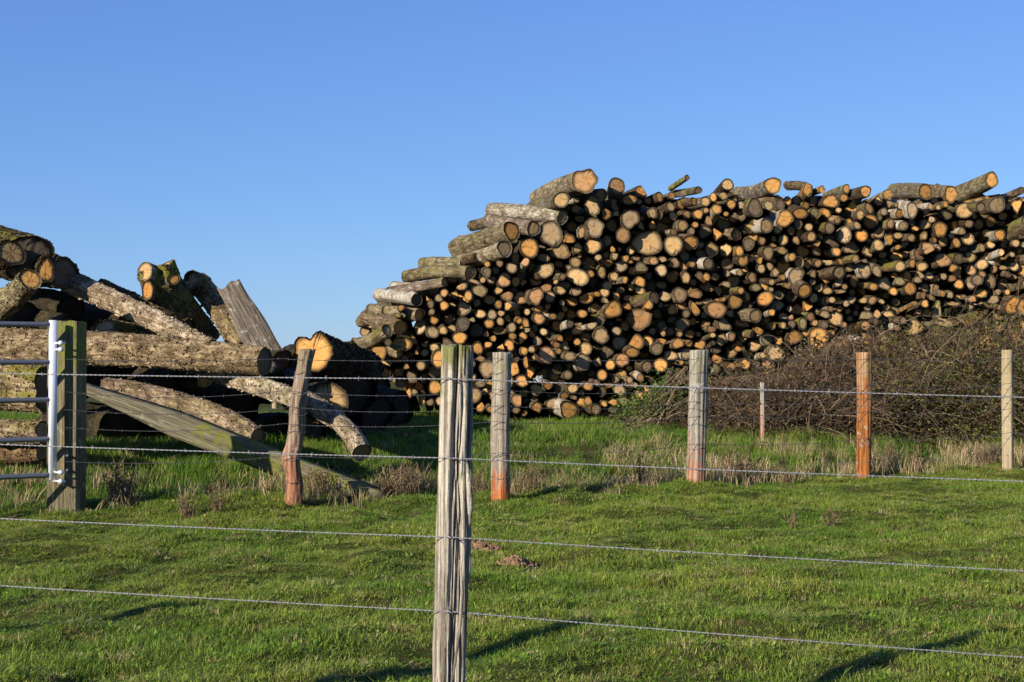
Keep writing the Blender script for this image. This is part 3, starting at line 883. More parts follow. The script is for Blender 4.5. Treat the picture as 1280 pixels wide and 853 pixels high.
# the rows of logs stacked behind the front row
q = np.random.RandomState(5)
for layer, rr, cnt in ((0.95, 11, 900), (2.2, 15, 600), (3.8, 18, 500)):
    pts = np.zeros((0, 3))
    for _ in range(cnt * 12):
        px = q.uniform(452, 1370); r = rr * q.uniform(0.6, 1.15)
        py = q.uniform(250, 530)
        if not in_stack(px, py, r * 0.75 + 2 + layer): continue
        if len(pts) and (np.hypot(pts[:, 0] - px, pts[:, 1] - py) - (pts[:, 2] + r) * 0.86).min() < 0: continue
        pts = np.vstack([pts, [px, py, r]])
        seed += 1
        p0, p1, r0, r1, birch, kw = stack_log((px, py, r, r, q.choice(list('tgod')), 'x'), seed, layer)
        kw['nseg'] = 10
        stuff_log(p0, p1, r0, r1, seed, False, kw, 3)
root = link("smaller_stacked_logs", None, loc=(0, 0, 0), kind="stuff", label="the many thinner logs packed between and behind the larger ones in the long stack")
link("bark", acc_b.mesh("stacked_bark", [M_bark]), parent=root, kind="stuff")
link("birch_bark", acc_w.mesh("stacked_birch", [M_birch]), parent=root, kind="stuff")
link("cut_faces", acc_c.mesh("stacked_cuts", [M_cut], smooth=False), parent=root, kind="stuff")


# logs of the stack that show their length: endpoints in the photograph and distances
def L(x0, y0, Y0, x1, y1, Y1, r0, r1, seed, label, group="logs lying along the stack's stepped end", mid=None, **kw):
    p0 = at(x0, y0, Y0); p1 = at(x1, y1, Y1)
    path = None
    n = kw.pop('n', 9)
    if mid:
        pm = at(*mid)
        t = np.linspace(0, 1, n)[:, None]
        path = (1 - t) ** 2 * p0 + 2 * t * (1 - t) * (2 * pm - 0.5 * (p0 + p1)) + t * t * p1
    kw.setdefault('nseg', 26); kw.setdefault('relief', .03)
    if 'bark' in kw and kw['nseg'] == 26: kw['bark'] = tuple(c_ * .8 for c_ in kw['bark'])
    return make_log(p0, p1, r0 * Y0 / F, r1 * Y1 / F, seed, label, n=n, group=group, path=path, **kw)


L(521, 375, 20.9, 474, 369, 21.7, 8.5, 9, 1, "white birch log lying sideways on the left edge, its dark end beside the stack", birch=True, face='d', bend=.03)
L(545, 361, 21.3, 492, 360, 22.0, 7, 8, 2, "thinner white birch log behind and above the one sticking out leftmost", birch=True, face='g', moss=.6)
L(588, 341, 20.9, 508, 346, 22.0, 8.5, 8.8, 3, "knobbly olive log jutting left above the birch logs, grey end", face='g', bark=(.36, .30, .18), moss=.4, bend=.03)
L(580, 329, 21.5, 528, 330, 22.3, 7, 7.5, 4, "pale olive log lying behind the knobbly one on the stepped end", face='t', bark=(.36, .31, .2))
L(640, 289, 20.9, 571, 313, 22.2, 12.5, 12.5, 5, "thick ridged-bark log with a clean orange end on the stepped left slope", face='o', bark=(.33, .28, .17), moss=.2, bend=.01)
L(631, 311, 20.6, 572, 328, 21.8, 10.5, 9, 6, "smooth tan-barked log with a grey end below the thick orange-ended one", face='g', bark=(.42, .36, .25), moss=.1)
L(662, 310, 20.7, 640, 316, 22.2, 12.5, 12, 7, "dark-rimmed orange log end with grey heart stain right of the smooth tan log", face='o', bark=(.12, .08, .05))
L(703, 272, 20.9, 614, 264, 22.4, 9, 10, 8, "long pale log lying nearly level on the slope, its grey end near the shoulder", face='g', bark=(.46, .42, .33), moss=.1, bend=.015)
L(667, 286, 20.8, 612, 276, 22.3, 9.6, 9, 9, "pinkish-barked log under the long pale level log, round tan end", face='t', bark=(.38, .31, .24), moss=.1)
L(689, 292, 20.9, 660, 290, 23.0, 15.5, 15, 10, "broad grey log end half in shadow under the long pale level log", face='g', bark=(.36, .30, .2), oval=(.95, 1.05))
L(702, 250, 20.6, 668, 258, 22.3, 10.4, 9, 11, "grey-tan log end with wedge shadow left below the hollow-ended trunk", face='t', bark=(.30, .26, .19))
L(731, 226, 20.5, 672, 250, 22.4, 14.5, 11, 12, "thick grey-barked trunk with hollow-looking reddish sawn end, highest on the stack's left shoulder", face='p', bark=(.34, .28, .20), slant=.7, slant2=-.35, lobe=.18, rough=2.2)
L(598, 322, 21.1, 560, 332, 22.0, 6, 7, 13, "dark short log tucked under the smooth tan-barked log", face='d')
L(966, 232, 21.7, 922, 244, 24.0, 11, 11, 14, "big log on the crest with round tan face and pale bark tapering left", face='o', bark=(.40, .35, .27), group="logs on the stack's crest")
L(1157, 240, 22.2, 1118, 240, 24.0, 9.5, 10, 15, "crest log with oval orange face, left of its near twin", face='o', oval=(.9, 1.1), group="logs on the stack's crest", bark=(.28, .24, .17))
L(1189, 243, 22.3, 1160, 240, 24.0, 10, 9, 16, "crest log with oval orange face and dark bark, right of its near twin", face='o', oval=(.85, 1.1), group="logs on the stack's crest")
L(1240, 225, 22.2, 1186, 250, 24.3, 9.5, 12, 17, "long log poking up above the crest at the right, orange oval face", face='o', oval=(.85, 1.1), group="logs on the stack's crest", bark=(.27, .23, .15))
L(1058, 236, 22.2, 1032, 247, 23.6, 5.5, 6.5, 18, "slim olive log poking up from the crest right of centre", face='o', oval=(.8, 1.1), group="logs on the stack's crest", bark=(.3, .27, .17))
L(859, 222, 21.9, 838, 236, 22.8, 3.4, 3.6, 19, "thin mossy stick pointing up from the crest left of centre", face='d', group="logs on the stack's crest", moss=.9, bark=(.28, .27, .12))
L(873, 238, 21.8, 842, 243, 23, 5, 5, 20, "slim mossy pole lying along the crest under the upright stick", face='d', group="logs on the stack's crest", moss=.6)
L(1010, 236, 22, 985, 232, 23.4, 6, 6, 21, "dark slim log on the crest right of the jagged split piece", face='d', group="logs on the stack's crest")
L(484, 413, 20.4, 440, 436, 20.9, 8.5, 8, 22, "mossy log slanting down to the stack's left foot", face='m', bark=(.33, .28, .17), moss=1.0, bend=.03)
L(501, 410, 20.9, 458, 396, 21.6, 10.5, 9.5, 23, "orange-ended log with a dark crescent crack above the orange split wedge", face='o', bark=(.27, .2, .13), moss=.3)
L(481, 463, 20.6, 437, 443, 21.3, 11, 9, 24, "split log wedge with mossy bark at the stack's lowest left tip", face='o', bark=(.25, .22, .12), moss=.9, chords=((2.2, .3), (.4, .6)))
L(470, 425, 21.2, 430, 440, 21.9, 9, 8, 25, "brown bark log behind the mossy slanting one at the left foot", face='d', bark=(.22, .16, .1), moss=.5)
L(556, 353, 20.9, 486, 366, 21.5, 6.5, 7, 27, "thin pinkish-ended log between the knobbly olive log and the birch logs", face='p', bark=(.38, .31, .24))
L(524, 394, 20.9, 462, 388, 21.5, 8, 8.5, 28, "tan-barked log under the white birch logs on the left slope", face='o', bark=(.34, .28, .18))
L(512, 372, 21.6, 478, 380, 22.3, 8, 8, 29, "dark-ended log tucked behind the lowest birch log", face='d', bark=(.26, .2, .13))
L(500, 440, 20.6, 442, 430, 21.0, 8, 8, 30, "tan-barked log sloping to the stack's left foot under the mossy one", face='o', bark=(.36, .29, .18), moss=.4)
L(460, 452, 20.5, 428, 446, 20.9, 8, 7, 31, "short bark-covered log at the very left foot of the stack", face='t', bark=(.30, .23, .14), moss=.6)
L(612, 300, 21.3, 585, 303, 22.2, 7, 8, 32, "short log filling the step between the ridged log and the pale level one", face='g', bark=(.34, .28, .2))
L(478, 396, 21.3, 452, 402, 22.0, 8, 8, 26, "rough brown log end with peeling bark left of the crescent-cracked log", face='d', bark=(.26, .2, .13))

# ------------------------------------------------------------------ the loose heap on the left
HG = "trunks of the loose heap on the left"


def bark_flakes(o, seed, per_m2=700):
    q = np.random.RandomState(seed)
    me = o.data; n = len(me.vertices)
    co = np.empty(n * 3, np.float32); me.vertices.foreach_get("co", co); co = co.reshape(-1, 3)
    no = np.empty(n * 3, np.float32); me.vertices.foreach_get("normal", no); no = no.reshape(-1, 3)
    bc = np.empty(n * 4, np.float32); me.attributes["bcol"].data.foreach_get("color", bc); bc = bc.reshape(-1, 4)[:, :3]
    area = sum(p.area for p in me.polygons)
    m = int(min(2600, area * per_m2))
    qd = np.array([list(p.vertices) for p in me.polygons if len(p.vertices) == 4])
    ar = np.array([p.area for p in me.polygons if len(p.vertices) == 4])
    f_ = q.choice(len(qd), m, p=ar / ar.sum()); idx = qd[f_, 0]
    u_, v_ = q.uniform(0, 1, (m, 1)), q.uniform(0, 1, (m, 1))
    c = (co[qd[f_, 0]] * (1 - u_) + co[qd[f_, 1]] * u_) * (1 - v_) + (co[qd[f_, 3]] * (1 - u_) + co[qd[f_, 2]] * u_) * v_
    nn = no[idx] + q.normal(0, .22, (m, 3)); nn /= np.linalg.norm(nn, axis=1)[:, None]
    a_ = np.cross(nn, q.normal(0, 1, (m, 3))); a_ /= np.linalg.norm(a_, axis=1)[:, None]; b_ = np.cross(nn, a_)
    s_ = q.uniform(.006, .026, (m, 1)); asp = q.uniform(.35, .9, (m, 1))
    c = c + no[idx] * .002
    V = np.stack([c - a_ * s_, c + b_ * s_ * asp, c + a_ * s_, c - b_ * s_ * asp], 1)
    V = np.concatenate([V, V - no[idx][:, None, :] * .008], 1).reshape(-1, 3)
    k = np.arange(m)[:, None] * 8
    Q = np.concatenate([k + [0, 1, 2, 3], k + [0, 4, 5, 1], k + [1, 5, 6, 2], k + [2, 6, 7, 3], k + [3, 7, 4, 0]], 0)
    col = np.repeat(bc[idx] * q.choice([.5, .8, 1.25, 2.0], (m, 1), p=[.2, .25, .35, .20]), 8, 0)
    fm = mesh_from("bark_flakes", V, [Q], [M_bark], attrs={'bcol': ('FLOAT_COLOR', col), 'lc': ('FLOAT_VECTOR', V * 1.0), 'moss': ('FLOAT', np.zeros(len(V)))}, smooth=False)
    link("bark_flakes", fm, parent=o, kind="stuff")


def H(*a, **k):
    k.setdefault('nseg', 44); k.setdefault('rough', 1.5); k.setdefault('relief', .045); k['n'] = 36
    if 'bark' in k: k['bark'] = tuple(c_ * m_ * (1.42 if a[8] in (44, 46, 49, 50, 51, 52, 58, 59, 55, 56) else 1) for c_, m_ in zip(k['bark'], (.74, .69, .64)))
    if k.get('moss', 1) < .95: k['moss'] = k.get('moss', .3) * .45
    o = L(*a, group=HG, **k)
    if k.get('face') != 'k': bark_flakes(o, a[8], 300 if a[8] in (44, 46, 49, 51, 52, 58) else 480)
    return o


H(34, 322, 15.2, -70, 300, 17.6, 29, 30, 41, "massive mossy trunk crowning the heap at the left frame edge", face='d', bark=(.13, .10, .06), moss=1, cut_n=(.45, -.85, -.2))
H(14, 316, 14.9, -60, 330, 16.8, 17, 17, 42, "brown trunk end in front of the massive mossy trunk at the frame edge", face='t', bark=(.14, .1, .07), moss=.3)
H(57, 338, 14.9, 30, 332, 17.2, 13, 14, 43, "orange oval trunk end peeking between the mossy trunk and the ring-barked one", face='o', bark=(.12, .09, .06), oval=(.8, 1.2))
H(38, 349, 14.0, -22, 408, 14.6, 13.5, 15, 44, "bent grey-olive trunk with ring-barked yellow end above the gate", face='o', bark=(.33, .30, .19), moss=.6, mid=(16, 372, 14.4))
H(80, 342, 15.3, 66, 338, 17.6, 19, 19, 45, "short dark trunk at the heap top, in front of the long sloping one", face='d', bark=(.30, .27, .22), cut_n=(.8, -.6, 0))
H(263, 436, 14.0, 84, 350, 15.6, 12, 14, 46, "long lit trunk sloping down right from the heap top toward the level trunk", face='g', bark=(.42, .36, .27), moss=.3)
H(236, 408, 15.4, 128, 360, 16.4, 9, 11, 47, "thin dark trunk behind the long sloping lit one", face='d', bark=(.2, .16, .1), moss=.5)
o = H(194, 338, 15.3, 250, 430, 15.9, 21, 22, 48, "upright mossy trunk with broken yellow top leaning against the sky", face='t', bark=(.28, .24, .14), moss=1.6, rough=2.6, cut_n=(-.45, -.3, .85), mid=(214, 378, 15.4), n=14)
H(238, 352, 15.6, 304, 438, 15.2, 13, 14, 49, "curved barked trunk leaning between the mossy one and the weathered slab", face='g', bark=(.36, .29, .19), moss=.7, mid=(264, 372, 15.7), cut_n=(-.2, -.3, .9))
H(331, 452, 13.4, -50, 434, 14.6, 16.5, 23, 50, "long level trunk across the heap behind the gate post, dark right end", face='d', bark=(.38, .31, .20), moss=.15, rough=1.2, slant=.15, n=14)
H(374, 500, 12.9, 225, 446, 14.6, 11.5, 14, 51, "pale lichened trunk sloping down right beneath the level trunk's end", face='g', bark=(.45, .41, .32), moss=.7)
H(452, 566, 13.0, 372, 494, 13.9, 13.5, 12, 52, "pale trunk ending in the grass right of the crooked post", face='g', bark=(.42, .37, .29), moss=.2, mid=(424, 528, 13.3), cut_n=(.5, -.6, -.6))
H(411, 503, 13.9, 380, 494, 17.0, 24, 22, 53, "broad grey sawn face low behind the crooked post, lower half shaded", face='t', bark=(.20, .15, .1), oval=(.95, 1.05), cut_n=(-.1, -1, .05))
H(391, 440, 14.9, 455, 462, 17.0, 27, 26, 54, "heart-shaped orange double trunk end behind the crooked post", face='o', bark=(.12, .085, .06), lobe=.35, oval=(1.0, .92), cut_n=(-.25, -1, 0))
H(60, 488, 12.9, -70, 472, 13.6, 26, 30, 55, "thick mossy trunk behind the upper bars of the gate", face='d', bark=(.36, .30, .20), moss=1.2, rough=2.2)
H(56, 540, 12.9, -60, 532, 13.5, 15, 15, 56, "lichened trunk behind the lower bars of the gate", face='g', bark=(.36, .30, .21), moss=.9, rough=2)
H(54, 566, 13.1, -60, 570, 13.8, 11, 12, 57, "brown trunk lying in the grass behind the gate's bottom bar", face='g', bark=(.26, .18, .11), moss=.3)
H(321, 547, 13.0, 132, 486, 13.7, 13, 13, 58, "broken-barked trunk lying just above the fallen squared beam", face='g', bark=(.44, .36, .27), moss=.8, rough=3.0, mid=(244, 510, 13.3), n=14, cut_n=(.6, -.5, -.5))
H(130, 414, 15.0, 196, 424, 16.4, 17, 19, 59, "mossy round trunk end resting on the level trunk right of the gate post", face='g', bark=(.26, .23, .14), moss=1.1, cut_n=(-.5, -.8, .3))
H(88, 390, 15.7, 18, 384, 17.8, 21, 21, 60, "round dark trunk end against the small gap of sky", face='k', bark=(.06, .047, .032), moss=.2, cut_n=(.78, -.55, -.25))  # near-black bark and faces from here hold the heap's deep shade as colour
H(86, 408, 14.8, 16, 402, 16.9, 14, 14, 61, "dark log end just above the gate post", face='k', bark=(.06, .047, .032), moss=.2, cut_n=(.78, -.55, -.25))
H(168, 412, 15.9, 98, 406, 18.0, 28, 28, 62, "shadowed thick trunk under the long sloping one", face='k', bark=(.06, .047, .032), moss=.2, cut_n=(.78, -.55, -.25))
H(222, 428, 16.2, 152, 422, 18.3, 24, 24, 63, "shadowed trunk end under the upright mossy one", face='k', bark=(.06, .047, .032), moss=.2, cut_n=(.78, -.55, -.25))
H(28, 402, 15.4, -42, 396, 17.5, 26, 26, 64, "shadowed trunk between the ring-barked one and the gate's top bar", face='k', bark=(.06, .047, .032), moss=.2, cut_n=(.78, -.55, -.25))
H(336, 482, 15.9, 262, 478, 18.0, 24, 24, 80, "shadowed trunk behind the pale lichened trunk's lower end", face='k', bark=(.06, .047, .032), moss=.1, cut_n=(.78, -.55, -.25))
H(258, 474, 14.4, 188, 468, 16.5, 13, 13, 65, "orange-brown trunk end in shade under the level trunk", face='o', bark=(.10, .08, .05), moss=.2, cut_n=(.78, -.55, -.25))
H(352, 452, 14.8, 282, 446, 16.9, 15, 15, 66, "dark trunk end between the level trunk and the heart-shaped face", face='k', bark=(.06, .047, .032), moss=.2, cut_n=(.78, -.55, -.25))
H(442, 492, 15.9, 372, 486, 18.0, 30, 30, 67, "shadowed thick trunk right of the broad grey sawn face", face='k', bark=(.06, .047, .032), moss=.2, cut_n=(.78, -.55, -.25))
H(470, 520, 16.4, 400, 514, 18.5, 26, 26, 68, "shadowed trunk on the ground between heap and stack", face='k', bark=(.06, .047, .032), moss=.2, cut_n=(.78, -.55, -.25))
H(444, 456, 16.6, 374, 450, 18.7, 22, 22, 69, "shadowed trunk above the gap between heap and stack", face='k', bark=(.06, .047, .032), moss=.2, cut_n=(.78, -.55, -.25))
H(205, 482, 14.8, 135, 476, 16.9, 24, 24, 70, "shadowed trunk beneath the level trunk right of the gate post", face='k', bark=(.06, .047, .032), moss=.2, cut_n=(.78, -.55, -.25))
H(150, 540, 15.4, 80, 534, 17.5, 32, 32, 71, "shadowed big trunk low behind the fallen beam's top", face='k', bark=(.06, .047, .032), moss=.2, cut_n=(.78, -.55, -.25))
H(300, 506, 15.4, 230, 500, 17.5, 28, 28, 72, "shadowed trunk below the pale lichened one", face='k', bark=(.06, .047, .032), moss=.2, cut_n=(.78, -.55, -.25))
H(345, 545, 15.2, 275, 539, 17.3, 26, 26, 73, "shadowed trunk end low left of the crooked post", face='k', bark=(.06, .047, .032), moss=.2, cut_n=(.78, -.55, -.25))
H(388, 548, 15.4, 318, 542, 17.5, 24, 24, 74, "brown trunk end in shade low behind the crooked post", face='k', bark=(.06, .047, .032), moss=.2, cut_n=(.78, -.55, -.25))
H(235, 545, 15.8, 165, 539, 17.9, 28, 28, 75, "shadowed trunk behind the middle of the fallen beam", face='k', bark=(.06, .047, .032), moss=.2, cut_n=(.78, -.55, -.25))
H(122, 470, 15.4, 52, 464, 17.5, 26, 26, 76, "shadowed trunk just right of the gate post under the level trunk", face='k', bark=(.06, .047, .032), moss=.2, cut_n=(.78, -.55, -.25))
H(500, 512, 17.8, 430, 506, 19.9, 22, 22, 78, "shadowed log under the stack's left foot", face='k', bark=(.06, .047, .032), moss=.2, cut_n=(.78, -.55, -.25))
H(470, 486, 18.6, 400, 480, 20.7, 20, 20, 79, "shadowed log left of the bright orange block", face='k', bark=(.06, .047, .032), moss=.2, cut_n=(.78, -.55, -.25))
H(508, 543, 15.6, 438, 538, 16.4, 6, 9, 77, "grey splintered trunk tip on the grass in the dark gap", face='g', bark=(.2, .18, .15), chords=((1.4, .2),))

# the sawn-off branch and the broken crown on the upright mossy trunk
def child_log(parent, P, r0, r1, seed, **kw):
    side, caps = log_parts(np.asarray(P), r0, r1, seed, **kw)
    o0 = np.array(parent.location)
    a = Acc(); a.add(side[0] - o0, side[1], side[2], **side[3])
    b = link("branch_stub", a.mesh("stub_bark", [M_bark]), parent=parent)
    a = Acc(); a.add(caps[0] - o0, caps[1], caps[2], **caps[3])
    link("cut_face", a.mesh("stub_cut", [M_cut], smooth=False), parent=b)
    return b


child_log(o, log_line(at(184, 363, 15.06), at(204, 370, 15.5), 5, 4), 10 * 15 / F, 12 * 15 / F, 300, face='b', bark=(.24, .19, .12), oval=(.85, 1.25), nseg=18, cut_n=(-.35, -.93, 0))
child_log(o, log_line(at(181, 339, 15.10), at(200, 347, 15.5), 6, 4), 13 * 15 / F, 15 * 15 / F, 301, face='t', bark=(.34, .28, .17), rough=4.5, nseg=18, cut_n=(-.6, -.75, .2))
child_log(o, log_line(at(217, 349, 15.08), at(206, 352, 15.5), 7, 4), 8 * 15 / F, 9 * 15 / F, 302, face='o', bark=(.2, .16, .1), rough=2.5, nseg=16, cut_n=(.5, -.8, 0))


# ------------------------------------------------------------------ boards and squared timber
def slab(pa, pb, wa, wb, thick, seed, nlen=22, nw=7, jag=0.06, facing=None, taper=1.0):
    """rough board from pa to pb (arrays), widths wa/wb, with a splintered first end"""
    q = np.random.RandomState(seed)
    d = pb - pa; Lg = np.linalg.norm(d); d = d / Lg
    f = np.array([0.25, -1, 0.1]) if facing is None else np.asarray(facing, float)
    s = np.cross(d, f); s /= np.linalg.norm(s)
    n = np.cross(s, d)
    t = np.linspace(0, 1, nlen); w = np.linspace(-0.5, 0.5, nw)
    jg = q.uniform(-1, 1, nw) * jag
    Vf = []; Vb = []
    for i_, tt in enumerate(t):
        for j_, ww in enumerate(w):
            base = pa + d * (Lg * tt + (jg[j_] * (1 - tt) ** 4))
            wd = (wa + (wb - wa) * min(1, tt * taper)) * (1 + 0.05 * math.sin(tt * 9 + seed))
            rel = 0.008 * vn(ww * 14, tt * 5, seed) + 0.003 * vn(ww * 50, tt * 14, seed + 1)
            Vf.append(base + s * ww * wd + n * (thick / 2 + rel)); Vb.append(base + s * ww * wd * 0.97 - n * thick / 2)
    V = np.array(Vf + Vb); o_ = nlen * nw
    Q = []
    for i_ in range(nlen - 1):
        for j_ in range(nw - 1):
            a = i_ * nw + j_
            Q.append((a, a + 1, a + 1 + nw, a + nw)); Q.append((o_ + a, o_ + a + nw, o_ + a + 1 + nw, o_ + a + 1))
    for i_ in range(nlen - 1):
        a = i_ * nw; Q.append((a, a + nw, a + nw + o_, a + o_))
        a = i_ * nw + nw - 1; Q.append((a, a + o_, a + nw + o_, a + nw))
    for j_ in range(nw - 1):
        a = j_; Q.append((a, a + o_, a + 1 + o_, a + 1))
        a = (nlen - 1) * nw + j_; Q.append((a, a + 1, a + 1 + o_, a + o_))
    return V, np.array(Q)


def add_oriented(name, V, Q, mat, origin, zdir, **kw):
    """store the mesh so that its own Z axis runs along zdir (the wood grain follows it)"""
    z = Vector(zdir).normalized(); rot = z.to_track_quat('Z', 'Y').to_matrix()
    Rm = np.array(rot)
    me = mesh_from(name, (V - origin) @ Rm, [Q], [mat], smooth=kw.pop('smooth', False))
    ob = link(name, me, loc=origin, **kw)
    ob.rotation_euler = rot.to_euler()
    return ob


M_slab = make_post_wood("weathered_slab", (0.19, 0.155, 0.115), (0.06, 0.047, 0.035), moss=0.0, bscale=0.7)
M_beam = make_post_wood("mossy_beam", (0.21, 0.185, 0.12), (0.09, 0.08, 0.05), moss=1.0, bscale=0.6)
pa = at(286, 357, 15.4); pb = at(338, 452, 14.9)
V, Q = slab(pa, pb, 0.26, 0.36, 0.07, 3, jag=0.035, facing=(0.15, -1, .15))
add_oriented("split_slab", V, Q, M_slab, pa, pb - pa, label="weathered grey split slab leaning upright at the heap's right end", cat="board")
pa = at(292, 432, 14.3); pb = at(345, 462, 14.4)
V, Q = slab(pa, pb, 0.07, 0.12, 0.03, 8, jag=0.14, nlen=10)
add_oriented("splintered_board", V, Q, M_slab, pa, pb - pa, label="small splintered board lying over the level trunk's right end", cat="board")

pa = at(106, 485, 13.1); pb = at(476, 629, 12.55)
V, Q = slab(pa, pb, 0.06, 0.215, 0.13, 12, nlen=36, jag=0.05, facing=(-0.1, -0.93, -.25), taper=3.0)
ob = add_oriented("fallen_beam", V, Q, M_beam, pa, pb - pa, label="squared mossy timber beam fallen from the gate post down into the grass", cat="beam")

# ------------------------------------------------------------------ fence posts
def post_mesh(P, prof_fn, nseg, name, mat, origin, top_jag=0.0, seed=1):
    P = np.asarray(P, float)
    n = len(P)
    th = np.linspace(0, 2 * math.pi, nseg, endpoint=False)
    zz = np.linspace(0, 1, n)
    TH, ZZ = np.meshgrid(th, zz)
    R = prof_fn(TH, ZZ)
    V = np.empty((n, nseg, 3))
    V[:, :, 0] = P[:, None, 0] + R * np.cos(TH)
    V[:, :, 1] = P[:, None, 1] + R * np.sin(TH)
    V[:, :, 2] = P[:, None, 2]
    V[-1, :, 2] += top_jag * vn(th * 2.5, th * 0 + seed, seed)
    V[-2, :, 2] += 0.5 * top_jag * vn(th * 2.5, th * 0 + seed, seed)
    inner = []
    for f in (0.85, 0.5, 0.2):
        rg = V[-1].copy()
        rg[:, :2] = P[-1][:2] + (V[-1][:, :2] - P[-1][:2]) * f
        rg[:, 2] = P[-1][2] + 0.006 * (1 - f) + top_jag * 0.5 * vn(th * 2 + f, th * 0 + seed + f * 5, seed + 9)
        inner.append(rg)
    VV = np.vstack([V.reshape(-1, 3)] + inner + [P[-1][None, :]])
    m = n + 3
    i = np.arange(m - 1)[:, None]; j = np.arange(nseg)[None, :]
    a = i * nseg + j; b = i * nseg + (j + 1) % nseg
    Q = np.stack([a, b, b + nseg, a + nseg], -1).reshape(-1, 4)
    jj = np.arange(nseg)
    Tt = np.stack([(m - 1) * nseg + jj, (m - 1) * nseg + (jj + 1) % nseg, np.full(nseg, m * nseg)], -1)
    return mesh_from(name, VV - origin, [Q, Tt], [mat])


def angd(a, b):
    return np.angle(np.exp(1j * (a - b)))


M_front = make_post_wood("silvered_oak", (0.50, 0.45, 0.35), (0.16, 0.13, 0.10), tint=(0.20, 0.085, 0.04), tint_lo=0.58, tint_hi=0.68, tint_h=(0.0, 0.35), moss=0.85, bscale=0.75)
MP = {
 'crook': make_post_wood("crooked_post_wood", (0.34, 0.25, 0.18), (0.14, 0.10, 0.07), tint=(0.33, 0.15, 0.085), tint_lo=0.5, tint_hi=0.66, tint_h=(0.2, 1.3), moss=0.25, bscale=0.45),
 'red': make_post_wood("red_foot_post_wood", (0.37, 0.33, 0.25), (0.17, 0.13, 0.10), tint=(0.42, 0.13, 0.04), tint_lo=0.48, tint_hi=0.66, tint_h=(0.0, 0.9), moss=0.3, bscale=0.45),
 'grey': make_post_wood("grey_post_wood", (0.34, 0.31, 0.25), (0.17, 0.15, 0.12), tint=(0.42, 0.20, 0.12), tint_lo=0.58, tint_hi=0.68, tint_h=(0.0, 1.5), moss=0.35, bscale=0.45),
 'orange': make_post_wood("orange_post_wood", (0.40, 0.29, 0.18), (0.24, 0.10, 0.04), tint=(0.34, 0.125, 0.033), tint_lo=0.45, tint_hi=0.57, tint_h=(0.4, 1.8), moss=0.35, bscale=0.45),
 'tan': make_post_wood("tan_post_wood", (0.36, 0.29, 0.18), (0.26, 0.20, 0.12), moss=0.3, bscale=0.45),
 'gate': make_post_wood("gatepost_wood", (0.20, 0.17, 0.095), (0.08, 0.07, 0.04), moss=1.0, bscale=0.5),
}

# front fence: base points follow the wires' plane
front = link("front_wire_fence", None, loc=(-0.19, 4.24, 0), label="near barbed wire fence with one tall split silvered post and four strands", cat="fence")
fl = np.array(front.location)


def front_prof(TH, Z):
    r = 0.068 * (1 + 0.03 * np.cos(2 * TH))
    sq = 0.07 / np.maximum(np.abs(np.cos(TH - 0.35)), np.abs(np.sin(TH - 0.35)))
    r = 0.55 * r + 0.45 * np.minimum(sq, 0.088)
    r = r * (1.05 - 0.08 * Z)
    wob = 0.16 * vn(Z * 4, TH * 0, 7)
    def groove(a, w, d, z0=-1, z1=2, s=0):
        aa = a + 0.30 * vn(Z * 3.6, TH * 0 + s, 20 + s) + 0.06 * vn(Z * 17, TH * 0 + s, 40 + s) + wob
        m = np.clip((Z - z0) / 0.08, 0, 1) * np.clip((z1 - Z) / 0.08, 0, 1)
        return d * np.exp(-(angd(TH, aa) / w) ** 2) * m
    A = -math.pi / 2
    r = r - groove(A - 0.05, 0.11, 0.020, .38, 2, s=1) - groove(A + 0.22, 0.09, 0.019, -1, .5, s=13) - groove(A + 0.22, 0.22, 0.016, s=12) - groove(A + 0.55, 0.09, 0.018, -1, .88, s=2) - groove(A - 0.38, 0.04, 0.016, -1, .45, s=3)
    r = r - groove(A + 0.3, 0.06, 0.022, .2, .95, s=11) - groove(A + 1.05, 0.10, 0.022, s=4) - groove(A - 0.95, 0.05, 0.009, .15, .8, s=5) - groove(A + 0.25, 0.05, 0.016, s=6)
    r = r - groove(1.2, 0.2, 0.02, s=7) - groove(2.2, 0.2, 0.02, s=8) - groove(0.4, 0.12, 0.014, s=9)
    r = r + 0.0035 * vn(TH * 14, Z * 5, 3) + 0.002 * vn(TH * 34, Z * 12, 4)
    # the flap of split wood on the right edge
    r = r + 0.012 * np.exp(-(angd(TH, A + 1.35) / 0.22) ** 2) * np.clip((Z - 0.49) / 0.02, 0, 1) * np.clip(1.2 - Z, 0, 1)
    return r * FS * 0.87


pb = at(557, 1010, 4.24); pt = at(572, 434, 4.24)
FS = 4.24 / 5.55
t = np.linspace(0, 1, 130)
PP = pb + (pt - pb) * t[:, None]
fp = link("fence_post", post_mesh(PP, front_prof, 128, "split_post", M_front, fl, top_jag=0.012, seed=4), parent=front, label="tall silvered grey post with deep vertical splits")
# hanging splinter on its right edge
P = np.array([at(584, 575, 4.21), at(586, 606, 4.20), at(588, 632, 4.195), at(587, 657, 4.20)]) - fl
V, Q, T = sweep(P, np.array([.003, .009, .011, .003]), 6)
link("splinter", mesh_from("splinter", V, [Q, T], [M_front], smooth=False), parent=fp)
P = np.array([at(575, 700, 4.18), at(578, 740, 4.175), at(574, 790, 4.175), at(566, 850, 4.18)]) - fl
V, Q, T = sweep(P, np.array([.002, .006, .006, .003]), 6)
link("splinter", mesh_from("splinter", V, [Q, T], [M_front], smooth=False), parent=fp)
